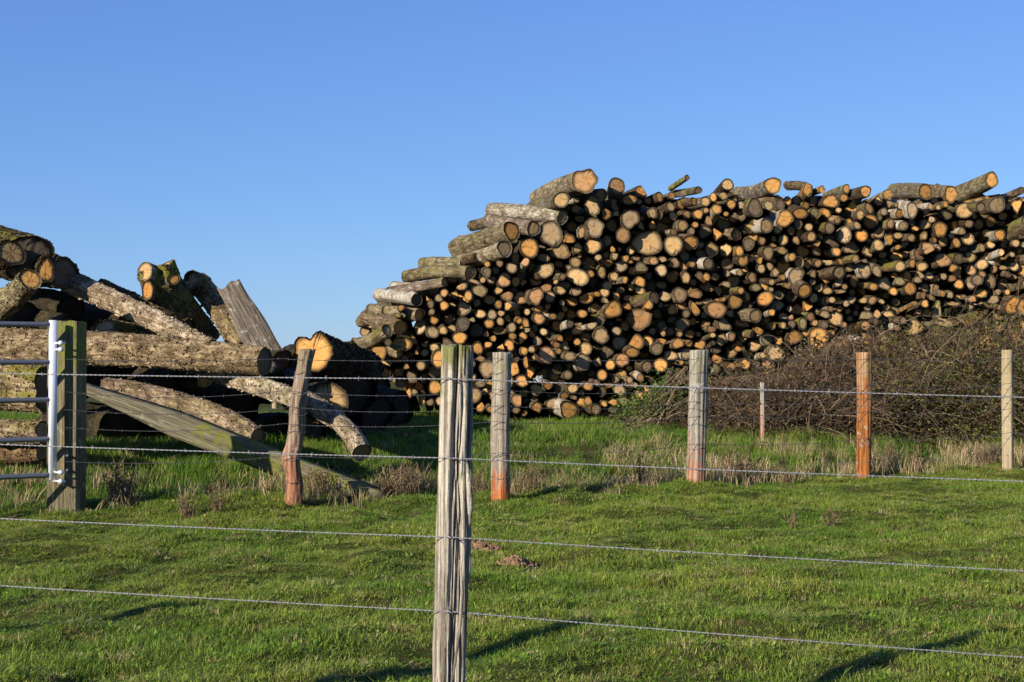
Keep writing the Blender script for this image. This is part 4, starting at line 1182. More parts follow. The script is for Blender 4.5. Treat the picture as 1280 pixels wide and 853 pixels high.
# the fence's next posts, just outside the picture, carry the wires
for sx_, (wx, wy) in enumerate(((-2.0, 4.40), (-4.2, 4.95), (1.75, 4.0))):
    b = np.array([wx, wy, -0.3]); tt = np.array([wx + 0.02, wy, 1.33])
    PPP = b + (tt - b) * np.linspace(0, 1, 60)[:, None]
    link("fence_post", post_mesh(PPP, lambda TH, Z: 0.062 + 0.006 * np.cos(3 * TH) + 0.004 * vn(TH * 8, Z * 4, 8), 32, "side_post", M_front, fl, seed=8), parent=front)


def wire_mesh(P0, P1, sag, r, barb_step, barb_len, seed, mat, origin, twist=0.045, kink=0.0):
    q = np.random.RandomState(int(abs(seed)) & 0xFFFF)
    Lg = np.linalg.norm(P1 - P0)
    a = Acc()
    n = max(8, int(Lg / (twist / 4)))
    n = min(n, 700)
    t = np.linspace(0, 1, n)
    base = P0 + (P1 - P0) * t[:, None]
    base[:, 2] -= sag * 4 * t * (1 - t)
    base[:, 2] += kink * vn(t * Lg * 1.4, t * 0, seed)
    for ph in (0, math.pi):
        c = base.copy()
        c[:, 2] += r * 0.9 * np.cos(t * Lg / twist * 2 * math.pi + ph)
        c[:, 1] += r * 0.9 * np.sin(t * Lg / twist * 2 * math.pi + ph)
        V, Q, T = sweep(c, r, 4, cap=False)
        a.add(V - origin, Q)
    d = (P1 - P0) / Lg
    b = Acc()
    s = q.uniform(0, barb_step)
    while s < Lg:
        tt = s / Lg
        c = P0 + (P1 - P0) * tt; c[2] -= sag * 4 * tt * (1 - tt); c[2] += kink * float(vn(s * 1.4, 0, seed))
        for k in range(2):
            an = q.uniform(0, math.pi)
            w = np.array([0, math.cos(an), math.sin(an)]) + d * q.uniform(-.5, .5)
            w = w / np.linalg.norm(w) * barb_len
            V, Q, T = sweep(np.array([c - w, c + w]), np.array([r * 0.55, r * 0.5]), 4)
            b.add(V - origin, Q, T)
        # the coil round the strand
        V, Q, T = sweep(np.array([c - d * r * 3, c + d * r * 3]), np.array([r * 1.7, r * 1.7]), 6)
        b.add(V - origin, Q, T)
        s += barb_step * q.uniform(0.92, 1.08)
    return a.mesh("wire_strand", [mat]), b.mesh("wire_barbs", [mat])


def wY(px):   # distance of the front fence along the picture
    i_ = 1 / 4.40 + (1 / 4.24 - 1 / 4.40) * (px + 175) / 743.0
    return 1.0 / i_


k = 0
for (ya, ym, yb) in ((465, 474, 496), (553, 573, 601), (645, 672, 713), (728, 765, 821)):
    k += 1
    X0, X1 = -175, 1420
    for (xa, za, xb, zb) in ((X0, ya - (ym - ya) * 0.2, 568, ym), (568, ym, X1, ym + (yb - ym) * (X1 - 568) / (1280 - 568.0))):
        A_ = at(xa, za, wY(xa) + (-.05 if xa == 568 else 0)); B_ = at(xb, zb, wY(xb) + (-.05 if xb == 568 else 0))
        m1, m2 = wire_mesh(A_, B_, 0.004, 0.0013, 0.10, 0.0075, k * 10 + xa, M_wire, fl, twist=.03)
        w = link("wire", m1, parent=front)
        link("barb", m2, parent=w, kind="stuff")
    # staple and loop on the post
    c = at(566 - 3, ym, wY(566) - .052)
    V, Q, T = sweep(np.array([c + [-.012, 0.02, .006], c + [-.008, -.008, .006], c + [.008, -.008, -.004], c + [.012, .02, -.004]]) - fl, .002, 5)
    link("staple", mesh_from("staple", V, [Q, T], [M_wire]), parent=fp)

# rear fence
rear = link("rear_wire_fence", None, loc=(1.8, 13.7, 0), label="farther barbed wire fence on short weathered posts in front of the log stack", cat="fence")
rl = np.array(rear.location)
REAR = [  # px top, py top, px base, py base, half width px, material, label
 (382, 437, 361, 641, 10.5, 'crook', "crooked reddish post with a knobbly bulge"),
 (627, 441, 625, 634, 11.5, 'red', "round post, grey above and red at the foot"),
 (874, 438, 869, 618, 11.5, 'grey', "grey cracked post with reddish left edge"),
 (1080, 441, 1080, 606, 9.5, 'orange', "bright orange algae-covered post"),
 (1259, 438, 1260, 595, 6.5, 'tan', "slim tan post near the right edge"),
]
tops = []
for idx, (xt, yt, xb, yb_, hw, mk, lb) in enumerate(REAR):
    d = EYE * F / (yb_ - 450)
    base = at(xb, yb_ + 14, d); top = at(xt, yt, d)
    n = 60
    t = np.linspace(0, 1, n)
    P = base + (top - base) * t[:, None]
    r = hw * d / F
    if mk == 'crook':
        P[:, 0] += -0.035 * np.exp(-((t - 0.36) / 0.10) ** 2) + 0.02 * np.sin(t * 7)
        fn = lambda TH, Z, r=r: r * (0.95 + 0.42 * np.exp(-((Z - 0.38) / 0.06) ** 2) * np.clip(np.cos(TH - math.pi), -0.2, 1) + 0.14 * vn(TH * 2, Z * 7, 3) + 0.10 * vn(TH * 6, Z * 14, 5) + 0.08 * vn(TH * 11, Z * 6, 6)) * (1 - 0.10 * Z)
    elif mk == 'grey':
        fn = lambda TH, Z, r=r: r * (1.0 - 0.22 * np.exp(-(angd(TH, -1.35 + .1 * vn(Z * 4, TH * 0, 3)) / 0.14) ** 2) - 0.18 * np.exp(-(angd(TH, -0.9) / 0.1) ** 2) + 0.03 * vn(TH * 6, Z * 5, 5)
                                     + 0.10 * np.clip((Z - .86) * 8, 0, 1) * np.clip(np.cos(TH - .3), 0, 1))
    elif mk == 'tan':
        fn = lambda TH, Z, r=r: r * np.minimum(1.2, 1 / np.maximum(np.abs(np.cos(TH + .5)), np.abs(np.sin(TH + .5)))) * (1 + 0.03 * vn(TH * 4, Z * 6, 5))
    else:
        fn = lambda TH, Z, r=r, s=idx: r * (1.0 + 0.035 * np.cos(2 * TH + s) + 0.035 * vn(TH * 4, Z * 5, 5 + s) + 0.05 * vn(TH * 9, Z * 4, 15 + s) + 0.025 * vn(TH * 16, Z * 22, 25 + s) + 0.05 * np.sin(Z * 7 + s) * np.cos(TH) - 0.08 * np.exp(-(angd(TH, -1.2 - s * .3) / 0.07) ** 2) * (Z > .25))
    p = link("fence_post", None, parent=rear, label=lb)
    me = post_mesh(P, fn, 40, "rear_post", MP[mk], base, top_jag=0.006, seed=idx)
    bpy.data.objects.remove(p)
    p = link("fence_post", me, parent=rear, loc=base - rl, label=lb)
    tops.append((base, top, d, r, p))
    # staples and wire ties on each post
    for hh in (0.36, 0.55, 0.78, 0.93, 1.1, 1.28):
        tt = hh / (top[2] - base[2]); c = base + (top - base) * tt
        ang = np.linspace(math.pi * 1.02, math.pi * 1.98, 8)
        ring = np.stack([c[0] + (r + .003) * np.cos(ang), c[1] + (r + .003) * np.sin(ang), c[2] + 0.012 * np.sin(ang * 3 + hh * 9)], -1) - base
        V, Q, T = sweep(ring, .003, 4)
        link("wire_tie", mesh_from("wire_tie", V, [Q, T], [M_oldwire]), parent=p)

# wire runs of the rear fence from the gate post to beyond the right edge
gp_base = at(84, 652, 11.35)
runs = [gp_base] + [b for (b, _, _, _, _) in tops] + [tops[-1][0] + np.array([2.6, 1.5, 0.02])]
for hh, jit in ((1.31, 0.0), (1.04, 0.03), (0.90, 0.03), (0.76, .02), (0.49, .02)):
    for a_, b_ in zip(runs[:-1], runs[1:]):
        A_ = a_.copy(); B_ = b_.copy()
        A_[2] = hh; B_[2] = hh
        A_[1] -= 0.1; B_[1] -= 0.1
        q = np.random.RandomState(int(hh * 100))
        m1, m2 = wire_mesh(A_, B_, 0.02 + jit, 0.0017, 0.16, 0.013, int(hh * 1000 + a_[0] * 10), M_oldwire, rl, twist=0.06, kink=0.006)
        w = link("wire", m1, parent=rear)
        link("barb", m2, parent=w, kind="stuff")

# tuft of wool caught on the front fence's top wire
def wool(px, py, Y, size, seed, label):
    q = np.random.RandomState(seed); c = at(px, py, Y); a = Acc()
    for _ in range(90):
        p = c + q.normal(0, size * 0.4, 3) * [1.4, .6, .8]; pts = [p]
        dd = q.normal(0, 1, 3)
        for s_ in range(5):
            dd = dd + q.normal(0, .9, 3); dd /= np.linalg.norm(dd)
            pts.append(pts[-1] + dd * size * .28)
        V, Q, T = sweep(np.array(pts) - c, .0006, 3, cap=False); a.add(V, Q)
    return link("wool_tuft", a.mesh("wool_tuft", [M_wool]), loc=c, label=label, cat="wool")


wool(674, 474, wY(674) - .01, .009, 1, "tuft of grey wool snagged on the front fence's top wire right of the second post")
wool(872, 483, wY(872) - .01, .008, 2, "wisp of wool snagged on the top wire over the grey cracked post")

# ------------------------------------------------------------------ gate and gate post
def rot_box(cx, cy, z0, z1, w, dpt, yaw, name, mat, seed, bev=0.012, nz=40, origin=None):
    """square timber with worn edges"""
    nseg = 48
    th = np.linspace(0, 2 * math.pi, nseg, endpoint=False)
    def fn(TH, Z):
        a_ = TH - yaw
        k = 1.0 / np.maximum(np.abs(np.cos(a_)) / (w / 2), np.abs(np.sin(a_)) / (dpt / 2))
        rr = math.hypot(w / 2, dpt / 2)
        k = np.minimum(k, rr - bev)
        return k * (1 + 0.012 * vn(TH * 7, Z * 6, seed) - 0.03 * np.exp(-(angd(TH, -2.0) / .03) ** 2) * (vn(Z * 3, TH * 0, seed) > -.2))
    P = np.array([[cx, cy, z] for z in np.linspace(z0, z1, nz)])
    me = post_mesh(P, fn, nseg, name, mat, origin, top_jag=0.008, seed=seed)
    me.polygons.foreach_set('use_smooth', np.zeros(len(me.polygons), bool))
    return me


gpo = at(83, 652, 11.45); gpo[2] = 0
gate_post = link("gate_post", rot_box(gpo[0], gpo[1], -0.3, 1.61, 0.27, 0.19, math.radians(-8), "gate_post", MP['gate'], 3, origin=gpo), loc=gpo,
                 label="thick square mossy timber gate post beside the metal gate", cat="post")
for (px, py) in ((84, 570), (84, 588), (80, 606)):
    c = at(px, py, 11.29)
    V, Q, T = sweep(np.array([c + [0, .03, 0], c + [0, -.004, 0]]) - gpo, .011, 8)
    link("bolt_hole", mesh_from("bolt_hole", V, [Q, T], [M_oldwire]), parent=gate_post)

gate = link("field_gate", None, loc=(at(66, 600, 11.5)[0], at(66, 600, 11.5)[1], 0.3), label="galvanised steel field gate with five bars, cut off by the left frame edge", cat="gate")
gl = np.array(gate.location)
G1 = at(66, 500, 11.25)[:2]                        # the stile at the gate post
gdir = np.array([-0.85, -0.527])                    # the gate runs towards the camera
zs = [at(66, y_, 11.25)[2] for y_ in (406, 453, 500, 549, 594)]
Lg = 3.0


def gpt(s, z):
    return np.array([G1[0] + gdir[0] * s, G1[1] + gdir[1] * s, z])


for k_, z_ in enumerate(zs):
    pts = [gpt(0.0, z_)] + [gpt(s_, z_) for s_ in (0.06, 0.5, 1.5, Lg)]
    V, Q, T = sweep(np.array(pts) - gl, 0.021, 14)
    link("rail", mesh_from("rail", V, [Q, T], [M_steel]), parent=gate)


def box(c, sx_, sy_, sz_, yaw=0.0, bev=0.0):
    x, y, z = sx_ / 2, sy_ / 2, sz_ / 2
    b = min(bev, x * .6, y * .6)
    ring = [(-x + b, -y), (x - b, -y), (x, -y + b), (x, y - b), (x - b, y), (-x + b, y), (-x, y - b), (-x, -y + b)] if b else [(-x, -y), (x, -y), (x, y), (-x, y)]
    n = len(ring); cs, sn = math.cos(yaw), math.sin(yaw)
    V = np.array([(p[0] * cs - p[1] * sn, p[0] * sn + p[1] * cs, zz) for zz in (-z, z) for p in ring]) + c
    Q = np.array([(i_, (i_ + 1) % n, (i_ + 1) % n + n, i_ + n) for i_ in range(n)])
    Fb = np.array([list(range(n))[::-1], list(range(n, 2 * n))])
    return V, Q, Fb


for s_ in (0.0, Lg):
    c = gpt(s_, (zs[0] + zs[-1]) / 2)
    V, Q, Fb = box(c - gl, 0.058, 0.048, zs[0] - zs[-1] + 0.07, math.atan2(gdir[1], gdir[0]) , 0.006)
    link("stile", mesh_from("stile", V, [Q, Fb], [M_stile], smooth=False), parent=gate)
V, Q, Fb = box(gpt(1.5, (zs[0] + zs[-1]) / 2) - gl, 0.05, 0.012, zs[0] - zs[-1], math.atan2(gdir[1], gdir[0]))
link("brace", mesh_from("brace", V, [Q, Fb], [M_steel], smooth=False), parent=gate)
for (py, ) in ((429,), (437,), (591,), (602,)):
    c = at(76, py, 11.2)
    V, Q, T = sweep(np.array([gpt(0, c[2]), c, c + [0.03, .02, 0]]) - gl, .0085, 8)
    h = link("hinge_pin", mesh_from("hinge_pin", V, [Q, T], [M_bolt]), parent=gate)
    V, Q, T = sweep(np.array([c + [0, -.012, 0], c + [0, .008, 0]]) - gl, .022, 6)
    link("nut", mesh_from("nut", V, [Q, T], [M_bolt], smooth=False), parent=h)

# distant fence post against the sky between heap and stack, and a thin one in the brambles
for (xt, yt, yb_, Y, hw, lb, mk) in ((344, 435, 470, 27.0, 4, "tiny far post standing against the sky right of the leaning slab", 'tan'),
                                   (953, 478, 550, 16.9, 3.0, "thin grey stake in front of the brambles right of the grey cracked post", 'grey')):
    top = at(xt, yt, Y); base = top.copy(); base[2] = float(gz(top[0], Y)) - .1
    P = base + (top - base) * np.linspace(0, 1, 16)[:, None]
    r_ = hw * Y / F
    link("stake", post_mesh(P, lambda TH, Z: r_ * (1 + .08 * vn(TH * 4, Z * 5, 2)), 12, "stake", MP[mk], base, seed=2), loc=base, label=lb, cat="post")

# ------------------------------------------------------------------ brambles
BX = [815, 845, 868, 900, 950, 1000, 1050, 1100, 1150, 1200, 1240, 1330]
BT = [522, 506, 490, 480, 474, 446, 420, 416, 424, 406, 400, 388]


def bramble_front(px):   # distance of the thicket's front foot
    return np.interp(px, [790, 860, 950, 1330], [19.6, 18.0, 17.2, 18.6])


q = np.random.RandomState(21)
acc = Acc()


def stem(p, d, Ln, r, acc_, q, n=8, grav=0.10, ceil=None, seg=3, wig=0.28):
    pts = [p.copy()]
    free = 30.0 * q.uniform() if q.uniform() < .22 else 0.0
    for k_ in range(n):
        d = d + q.normal(0, wig, 3); d[2] -= grav * (k_ / n) * 2
        d /= np.linalg.norm(d)
        p = p + d * Ln / n
        if ceil is not None:
            pxx = 640 + F * p[0] / p[1]
            zt = at(pxx, np.interp(pxx, BX, BT) - free + 15 * float(vn(pxx / 16.0, 3.3, 77)) + 5 * float(vn(pxx / 4.0, 3.3, 78)), p[1])[2]
            if p[2] > zt: p[2] = zt - q.uniform(0, .05); d[2] = -abs(d[2]) * .4
        g_ = float(0.02)
        pts.append(p.copy())
    V, Q, T = sweep(np.array(pts), np.linspace(r, r * .45, n + 1), seg, cap=False)
    acc_.add(V, Q, None, rnd=q.uniform(0, 1) ** 1.5)
    return pts


leafpts = []
for i_ in range(3600):
    px = q.uniform(825, 1330) if q.uniform() < .9 else q.uniform(940, 1120)
    Y = bramble_front(px) + q.uniform(0, 1) ** 1.3 * 2.8
    x = (px - 640) / F * Y
    h_top = at(px, np.interp(px, BX, BT), Y)[2]
    f_ = (Y - bramble_front(px)) / 2.0
    zt = 0.35 + (h_top - 0.35) * min(1, 0.35 + 0.8 * f_)
    z0 = q.uniform(0.25, max(0.4, zt - 0.1))
    p = np.array([x, Y, z0])
    d = q.normal(0, 1, 3); d[2] = abs(d[2]) * q.choice([1.3, .5]); d[1] = d[1] * .6 - .25; d /= np.linalg.norm(d)
    pts = stem(p, d, q.uniform(.4, 1.5), q.choice([.0022, .003, .0045, .0075, .012], p=[.30, .33, .25, .09, .03]), acc, q, n=7, grav=.14, ceil=True)
    if q.uniform() < .8: leafpts.append(pts[q.randint(3, 8)])
for i_ in range(150):
    px = q.uniform(850, 1330); Y = bramble_front(px) + q.uniform(.1, 2.2)
    x = (px - 640) / F * Y; h_top = at(px, np.interp(px, BX, BT), Y)[2]
    p = np.array([x, Y, max(.35, h_top - q.uniform(.15, .7) - .25 * max(0, 2.2 - (Y - bramble_front(px))))])
    d = np.array([q.normal(0, .8), q.normal(-.2, .5), q.uniform(.2, 1.1)]); d /= np.linalg.norm(d)
    stem(p, d, q.uniform(.7, 1.5), q.choice([.004, .007, .011]), acc, q, n=10, grav=.22, wig=.13, seg=4)
br = link("bramble_thicket", None, kind="stuff", label="tangle of brown bramble stems and withered leaves at the foot of the stack")
link("stems", acc.mesh("bramble_stems", [M_stem]), parent=br, kind="stuff")


def leaves(centres, per, size, seed, spread, name, mat, parent, tone=(0.6, 1.3)):
    q = np.random.RandomState(seed)
    c = np.repeat(np.array(centres), per, 0) + q.normal(0, spread, (len(centres) * per, 3))
    n = len(c)
    a = q.normal(0, 1, (n, 3)); a /= np.linalg.norm(a, axis=1)[:, None]
    b = np.cross(a, q.normal(0, 1, (n, 3))); b /= np.linalg.norm(b, axis=1)[:, None]
    s = size * q.uniform(.5, 1.3, n)[:, None]
    nrm = np.cross(a, b)
    V = np.stack([c - a * s, c + b * s * .5 + nrm * s * .15, c + a * s, c - b * s * .5 + nrm * s * .15], 1).reshape(-1, 3)
    k = np.arange(n)[:, None] * 4
    T = np.concatenate([k + [0, 1, 2], k + [0, 2, 3]], 0)
    tone_ = np.repeat(q.uniform(tone[0], tone[1], (n, 1)), 4, 0) * np.ones((1, 3))
    me = mesh_from(name, V, [T], [mat], attrs={'bcol': ('FLOAT_COLOR', tone_)}, smooth=False)
    return link(name, me, parent=parent, kind="stuff")


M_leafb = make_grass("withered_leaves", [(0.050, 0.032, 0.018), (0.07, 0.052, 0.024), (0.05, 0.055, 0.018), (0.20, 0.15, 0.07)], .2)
M_leafg = make_grass("bramble_green_leaves", [(0.08, 0.095, 0.016), (0.13, 0.125, 0.022), (0.08, 0.07, 0.02), (0.30, 0.27, 0.06)], .3)
M_ivy = make_grass("ivy_leaves", [(0.05, 0.085, 0.015), (0.08, 0.12, 0.02), (0.12, 0.13, 0.03), (0.25, 0.22, 0.08)], .25)
lp = np.array(leafpts)
pxs = 640 + F * lp[:, 0] / lp[:, 1]
leaves(lp, 6, .018, 1, .10, "withered_leaf_litter", M_leafb, br)
right = lp[(pxs > 1170) | ((pxs > 1080) & (q.uniform(0, 1, len(lp)) < .5)) | (q.uniform(0, 1, len(lp)) < .06)]
leaves(right, 15, .022, 2, .12, "green_leaves", M_leafg, br)
# inner dead litter, toned darker to put shade inside the thicket
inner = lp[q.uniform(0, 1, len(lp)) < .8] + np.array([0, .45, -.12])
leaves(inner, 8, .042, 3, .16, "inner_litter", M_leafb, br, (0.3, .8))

# brush of leaning branches with ivy at the thicket's left end
bo = at(815, 545, 18.4); bo[2] = .3
acc = Acc(); q = np.random.RandomState(4); ivy = []
for i_ in range(150):
    s0 = at(q.uniform(772, 835), q.uniform(522, 536), q.uniform(18.2, 19.4)); s0[2] = float(gz(s0[0], s0[1])) + .02
    e0 = at(q.uniform(835, 885), q.uniform(458, 500), q.uniform(18.4, 19.4))
    m_ = (s0 + e0) / 2 + q.normal(0, .06, 3) + [0, 0, .04]
    t = np.linspace(0, 1, 8)[:, None]
    P = (1 - t) ** 2 * s0 + 2 * t * (1 - t) * m_ + t * t * e0
    V, Q, T = sweep(P - bo, np.linspace(.011, .004, 8) * q.uniform(.5, 1.5), 4, cap=False)
    acc.add(V, Q, None, rnd=q.uniform(.3, 1))
    for w_ in (2, 3, 4, 5): ivy.append(P[w_] + q.normal(0, .06, 3))
bp = link("brush_pile", None, loc=bo, label="pile of leaning cut branches with green ivy left of the grey cracked post", cat="brush pile")
link("branches", acc.mesh("brush_branches", [M_stem]), parent=bp)
leaves(np.array(ivy) - bo, 16, .02, 6, .10, "ivy", M_ivy, bp)
ex = [at(q.uniform(775, 860), q.uniform(500, 532), q.uniform(18.6, 19.8)) for _ in range(160)]
leaves(np.array(ex) - bo, 16, .022, 7, .09, "ivy", M_ivy, bp)

# a few thick dead branches on the thicket
for n_, (x0, y0, x1, y1, mx, my, r_, lb) in enumerate((
   (1160, 450, 1150, 425, 1156, 436, .022, "short pale broken stump poking out of the brambles right of the orange post"),
   (1095, 505, 1040, 425, 1070, 470, .010, "pale bare stick leaning left across the brambles behind the orange post"),
   (1195, 515, 1235, 498, 1212, 512, .011, "forked pale twig low in the brambles left of the slim tan post"),
   (1010, 540, 1030, 500, 1022, 512, .010, "crooked pale stick at the bramble foot left of the orange post"),
   (1138, 545, 1136, 512, 1137, 528, .009, "thin upright pale stick in the grass right of the orange post"),
   (1100, 420, 1150, 395, 1128, 402, .009, "grey stick lying over the bramble top against the logs"))):
    Y = float(bramble_front(x0)) + (.3 if y1 > 440 else 1.6)
    a_ = at(x0, y0, Y); b_ = at(x1, y1, Y + .2); m_ = at(mx, my, Y + .05)
    t = np.linspace(0, 1, 10)[:, None]
    P = (1 - t) ** 2 * a_ + 2 * t * (1 - t) * m_ + t * t * b_
    P = P + np.random.RandomState(n_).normal(0, .006, P.shape)
    V, Q, T = sweep(P - a_, np.linspace(r_, r_ * .5, 10), 7)
    link("dead_branch", mesh_from("dead_branch", V, [Q, T], [M_stem], attrs={'rnd': ('FLOAT', np.full(len(V), 1.0))}), loc=a_, label=lb, cat="branch")

# ------------------------------------------------------------------ grass
def clump(nbl, hmin, hmax, w, rad, seed, name, mat, lean=0.5, flat=0.0):
    q = np.random.RandomState(seed)
    a = Acc()
    for _ in range(nbl):
        h = q.uniform(hmin, hmax); an = q.uniform(0, 2 * math.pi); rr = rad * math.sqrt(q.uniform())
        b0 = np.array([rr * math.cos(an), rr * math.sin(an), -0.004])
        la = q.uniform(0, 2 * math.pi); ln = q.uniform(.1, 1) * lean * h
        ld = np.array([math.cos(la), math.sin(la), 0])
        sd = np.array([-math.sin(la + q.uniform(-.6, .6)), math.cos(la), 0]) * w * q.uniform(.7, 1.2) / 2
        p1 = b0 + ld * ln * .22 + [0, 0, h * .5]; p2 = b0 + ld * ln * .6 + [0, 0, h * .86]; p3 = b0 + ld * ln * 1.1 + [0, 0, h * (1 - flat * q.uniform())]
        V = np.array([b0 - sd, b0 + sd, p1 - sd * .9, p1 + sd * .9, p2 - sd * .6, p2 + sd * .6, p3])
        tn = q.uniform(.65, 1.35); yel = q.uniform(0, 1) < .13
        c = np.array([1.75, 1.22, 1.9]) if yel else np.array([1, 1, 1]) * tn
        cc = np.tile(c, (7, 1)); cc[:2] *= .7
        a.add(V, [(0, 1, 3, 2), (2, 3, 5, 4)], [(4, 5, 6)], bcol=cc)
    me = a.mesh(name, [mat])
    return bpy.data.objects.new(name, me)


def scatter(name, sources, pts, rots, scl, kind_label):
    col = bpy.data.collections.new(name + "_sources")
    for s_ in sources:
        col.objects.link(s_)
    me = bpy.data.meshes.new(name)
    me.vertices.add(len(pts)); me.vertices.foreach_set("co", np.asarray(pts, np.float32).ravel())
    a = me.attributes.new("rot", 'FLOAT_VECTOR', 'POINT'); a.data.foreach_set("vector", np.asarray(rots, np.float32).ravel())
    a = me.attributes.new("scl", 'FLOAT_VECTOR', 'POINT'); a.data.foreach_set("vector", np.asarray(scl, np.float32).ravel())
    a = me.attributes.new("pick", 'INT', 'POINT'); a.data.foreach_set("value", np.random.RandomState(1).randint(0, len(sources), len(pts)).astype(np.int32))
    me.update()
    ob = link(name, me, kind="stuff", label=kind_label)
    ng = bpy.data.node_groups.new(name + "_nodes", 'GeometryNodeTree')
    ng.interface.new_socket("Geometry", in_out='INPUT', socket_type='NodeSocketGeometry')
    ng.interface.new_socket("Geometry", in_out='OUTPUT', socket_type='NodeSocketGeometry')
    N = ng.nodes.new
    gi = N("NodeGroupInput"); go = N("NodeGroupOutput")
    ci = N("GeometryNodeCollectionInfo"); ci.inputs[0].default_value = col; ci.inputs[1].default_value = True; ci.inputs[2].default_value = True
    ip = N("GeometryNodeInstanceOnPoints"); ip.inputs["Pick Instance"].default_value = True
    def na(nm, dt):
        n_ = N("GeometryNodeInputNamedAttribute"); n_.data_type = dt; n_.inputs[0].default_value = nm
        return n_.outputs[0]
    ng.links.new(gi.outputs[0], ip.inputs["Points"])
    ng.links.new(ci.outputs[0], ip.inputs["Instance"])
    ng.links.new(na("pick", 'INT'), ip.inputs["Instance Index"])
    e2r = N("FunctionNodeEulerToRotation")
    ng.links.new(na("rot", 'FLOAT_VECTOR'), e2r.inputs[0]); ng.links.new(e2r.outputs[0], ip.inputs["Rotation"])
    ng.links.new(na("scl", 'FLOAT_VECTOR'), ip.inputs["Scale"])
    ng.links.new(ip.outputs[0], go.inputs[0])
    md = ob.modifiers.new("scatter", 'NODES'); md.node_group = ng
    return ob


def rand_pts(n, ya, yb_, fn_keep, seed):
    q = np.random.RandomState(seed)
    Y = np.sqrt(q.uniform(ya ** 2, yb_ ** 2, n))
    X = q.uniform(-.44, .44, n) * Y
    k_ = fn_keep(X, Y, q.uniform(0, 1, n))
    X = X[k_]; Y = Y[k_]
    return X, Y, q


bare = [(at(603, 690, 9.53)[:2], .14), (at(648, 706, 8.94)[:2], .15), (at(770, 680, 9.9)[:2], .05)]


def is_bare(X, Y):
    m = np.zeros(len(X), bool)
    for (c, r_) in bare:
        m |= ((X - c[0]) ** 2 + ((Y - c[1]) / .9) ** 2) < r_ ** 2
    return m


src = [clump(28, .010, .036, .0025, .06, 60 + s_, "pasture_clump", M_grass, lean=2.0, flat=.5) for s_ in range(6)]
def rosette(seed, mat):
    q = np.random.RandomState(seed); a = Acc()
    for _ in range(11):
        an = q.uniform(0, 6.28); L_ = q.uniform(.012, .032); w_ = L_ * q.uniform(.3, .5); r0_ = q.uniform(0, .03); a2 = q.uniform(0, 6.28)
        c0 = np.array([math.cos(a2) * r0_, math.sin(a2) * r0_, q.uniform(.002, .016)])
        d_ = np.array([math.cos(an), math.sin(an), q.uniform(-.1, .7)]); sd_ = np.array([-math.sin(an), math.cos(an), 0]) * w_ / 2
        V = np.array([c0, c0 + d_ * L_ * .5 - sd_, c0 + d_ * L_ * .5 + sd_, c0 + d_ * L_])
        tn = q.uniform(.55, 1.25)
        a.add(V, None, [(0, 1, 2), (1, 3, 2)], bcol=np.tile(np.array([1.0, 1.05, .9]) * tn, (4, 1)))
    return bpy.data.objects.new("leaf_rosette", a.mesh("leaf_rosette", [mat], smooth=False))


src += [rosette(71, M_grass), rosette(72, M_grass)]
X, Y, q = rand_pts(95000, 4.6, 17.5, lambda X, Y, u: (Y < fence_y(X) + .9) & ~is_bare(X, Y) & (u < .86 + .4 * vn(X * 3.4, Y * 3.4, 31)), 3)
hs = np.clip(.95 + .5 * vn(X * 1.3, Y * 1.3, 32) + .65 * vn(X * 4.5, Y * 4.5, 33), .3, 2.3)
n_ = len(X)
sc3 = np.stack([np.ones(n_), np.ones(n_), hs], -1) * q.uniform(.8, 1.25, (n_, 1))
rot = np.stack([q.normal(0, .12, n_), q.normal(0, .12, n_), q.uniform(0, 6.28, n_)], -1)
scatter("pasture_grass", src, np.stack([X, Y, gz(X, Y)], -1), rot, sc3, "short cropped pasture grass on both sides of the front fence")
print("pasture clumps", n_)

src = [clump(22, .04, .14, .0050, .08, 80 + s_, "long_clump", M_long, lean=1.2) for s_ in range(6)]
X, Y, q = rand_pts(30000, 11.2, 24.0, lambda X, Y, u: (Y > fence_y(X) + .25) & (u < .55 + .5 * vn(X * 2, Y * 2, 41) + .25 * (Y > fence_y(X) + 1.2)), 5)
hs = np.clip(.75 + .4 * vn(X * 1.1, Y * 1.1, 42) + .3 * vn(X * 3, Y * 3, 43), .3, 1.5) * np.clip((Y - fence_y(X) + .3) / 1.0, .5, 1)
n_ = len(X)
sc3 = np.stack([np.ones(n_), np.ones(n_), hs], -1) * q.uniform(.8, 1.25, (n_, 1))
rot = np.stack([q.normal(0, .1, n_), q.normal(0, .1, n_), q.uniform(0, 6.28, n_)], -1)
scatter("long_grass", src, np.stack([X, Y, gz(X, Y)], -1), rot, sc3, "longer lush grass on the bank behind the rear fence")

src = [clump(14, .08, .24, .0045, .06, 95 + s_, "straw_clump", M_straw, lean=.9, flat=.5) for s_ in range(4)]
X, Y, q = rand_pts(16000, 11.0, 20.0, lambda X, Y, u: (Y > fence_y(X) - .1) & (Y < fence_y(X) + np.where(X > 1, 2.6, 1.0)) & (u < .25 + .95 * vn(X * 1.9, Y * 1.6, 51)), 6)
for (px_, py_, rx_, cnt_) in ((925, 592, .55, 110), (800, 602, .5, 60), (1130, 588, .6, 60), (1235, 583, .6, 80), (700, 610, .5, 50), (515, 612, .45, 50),
                            (400, 626, .25, 40), (640, 626, .25, 26), (885, 610, .25, 26), (1098, 600, .25, 30), (1275, 590, .25, 26), (40, 628, .3, 34), (150, 628, .3, 30)):
    Y0_ = EYE * F / (py_ - 450); X0_ = (px_ - 640) / F * Y0_
    if py_ < 615 and rx_ > .4: Y0_ = float(fence_y(X0_)) + .8; X0_ = (px_ - 640) / F * Y0_
    X = np.concatenate([X, X0_ + q.normal(0, rx_ * .5, cnt_)]); Y = np.concatenate([Y, Y0_ + q.normal(0, rx_ * .4, cnt_)])
n_ = len(X)
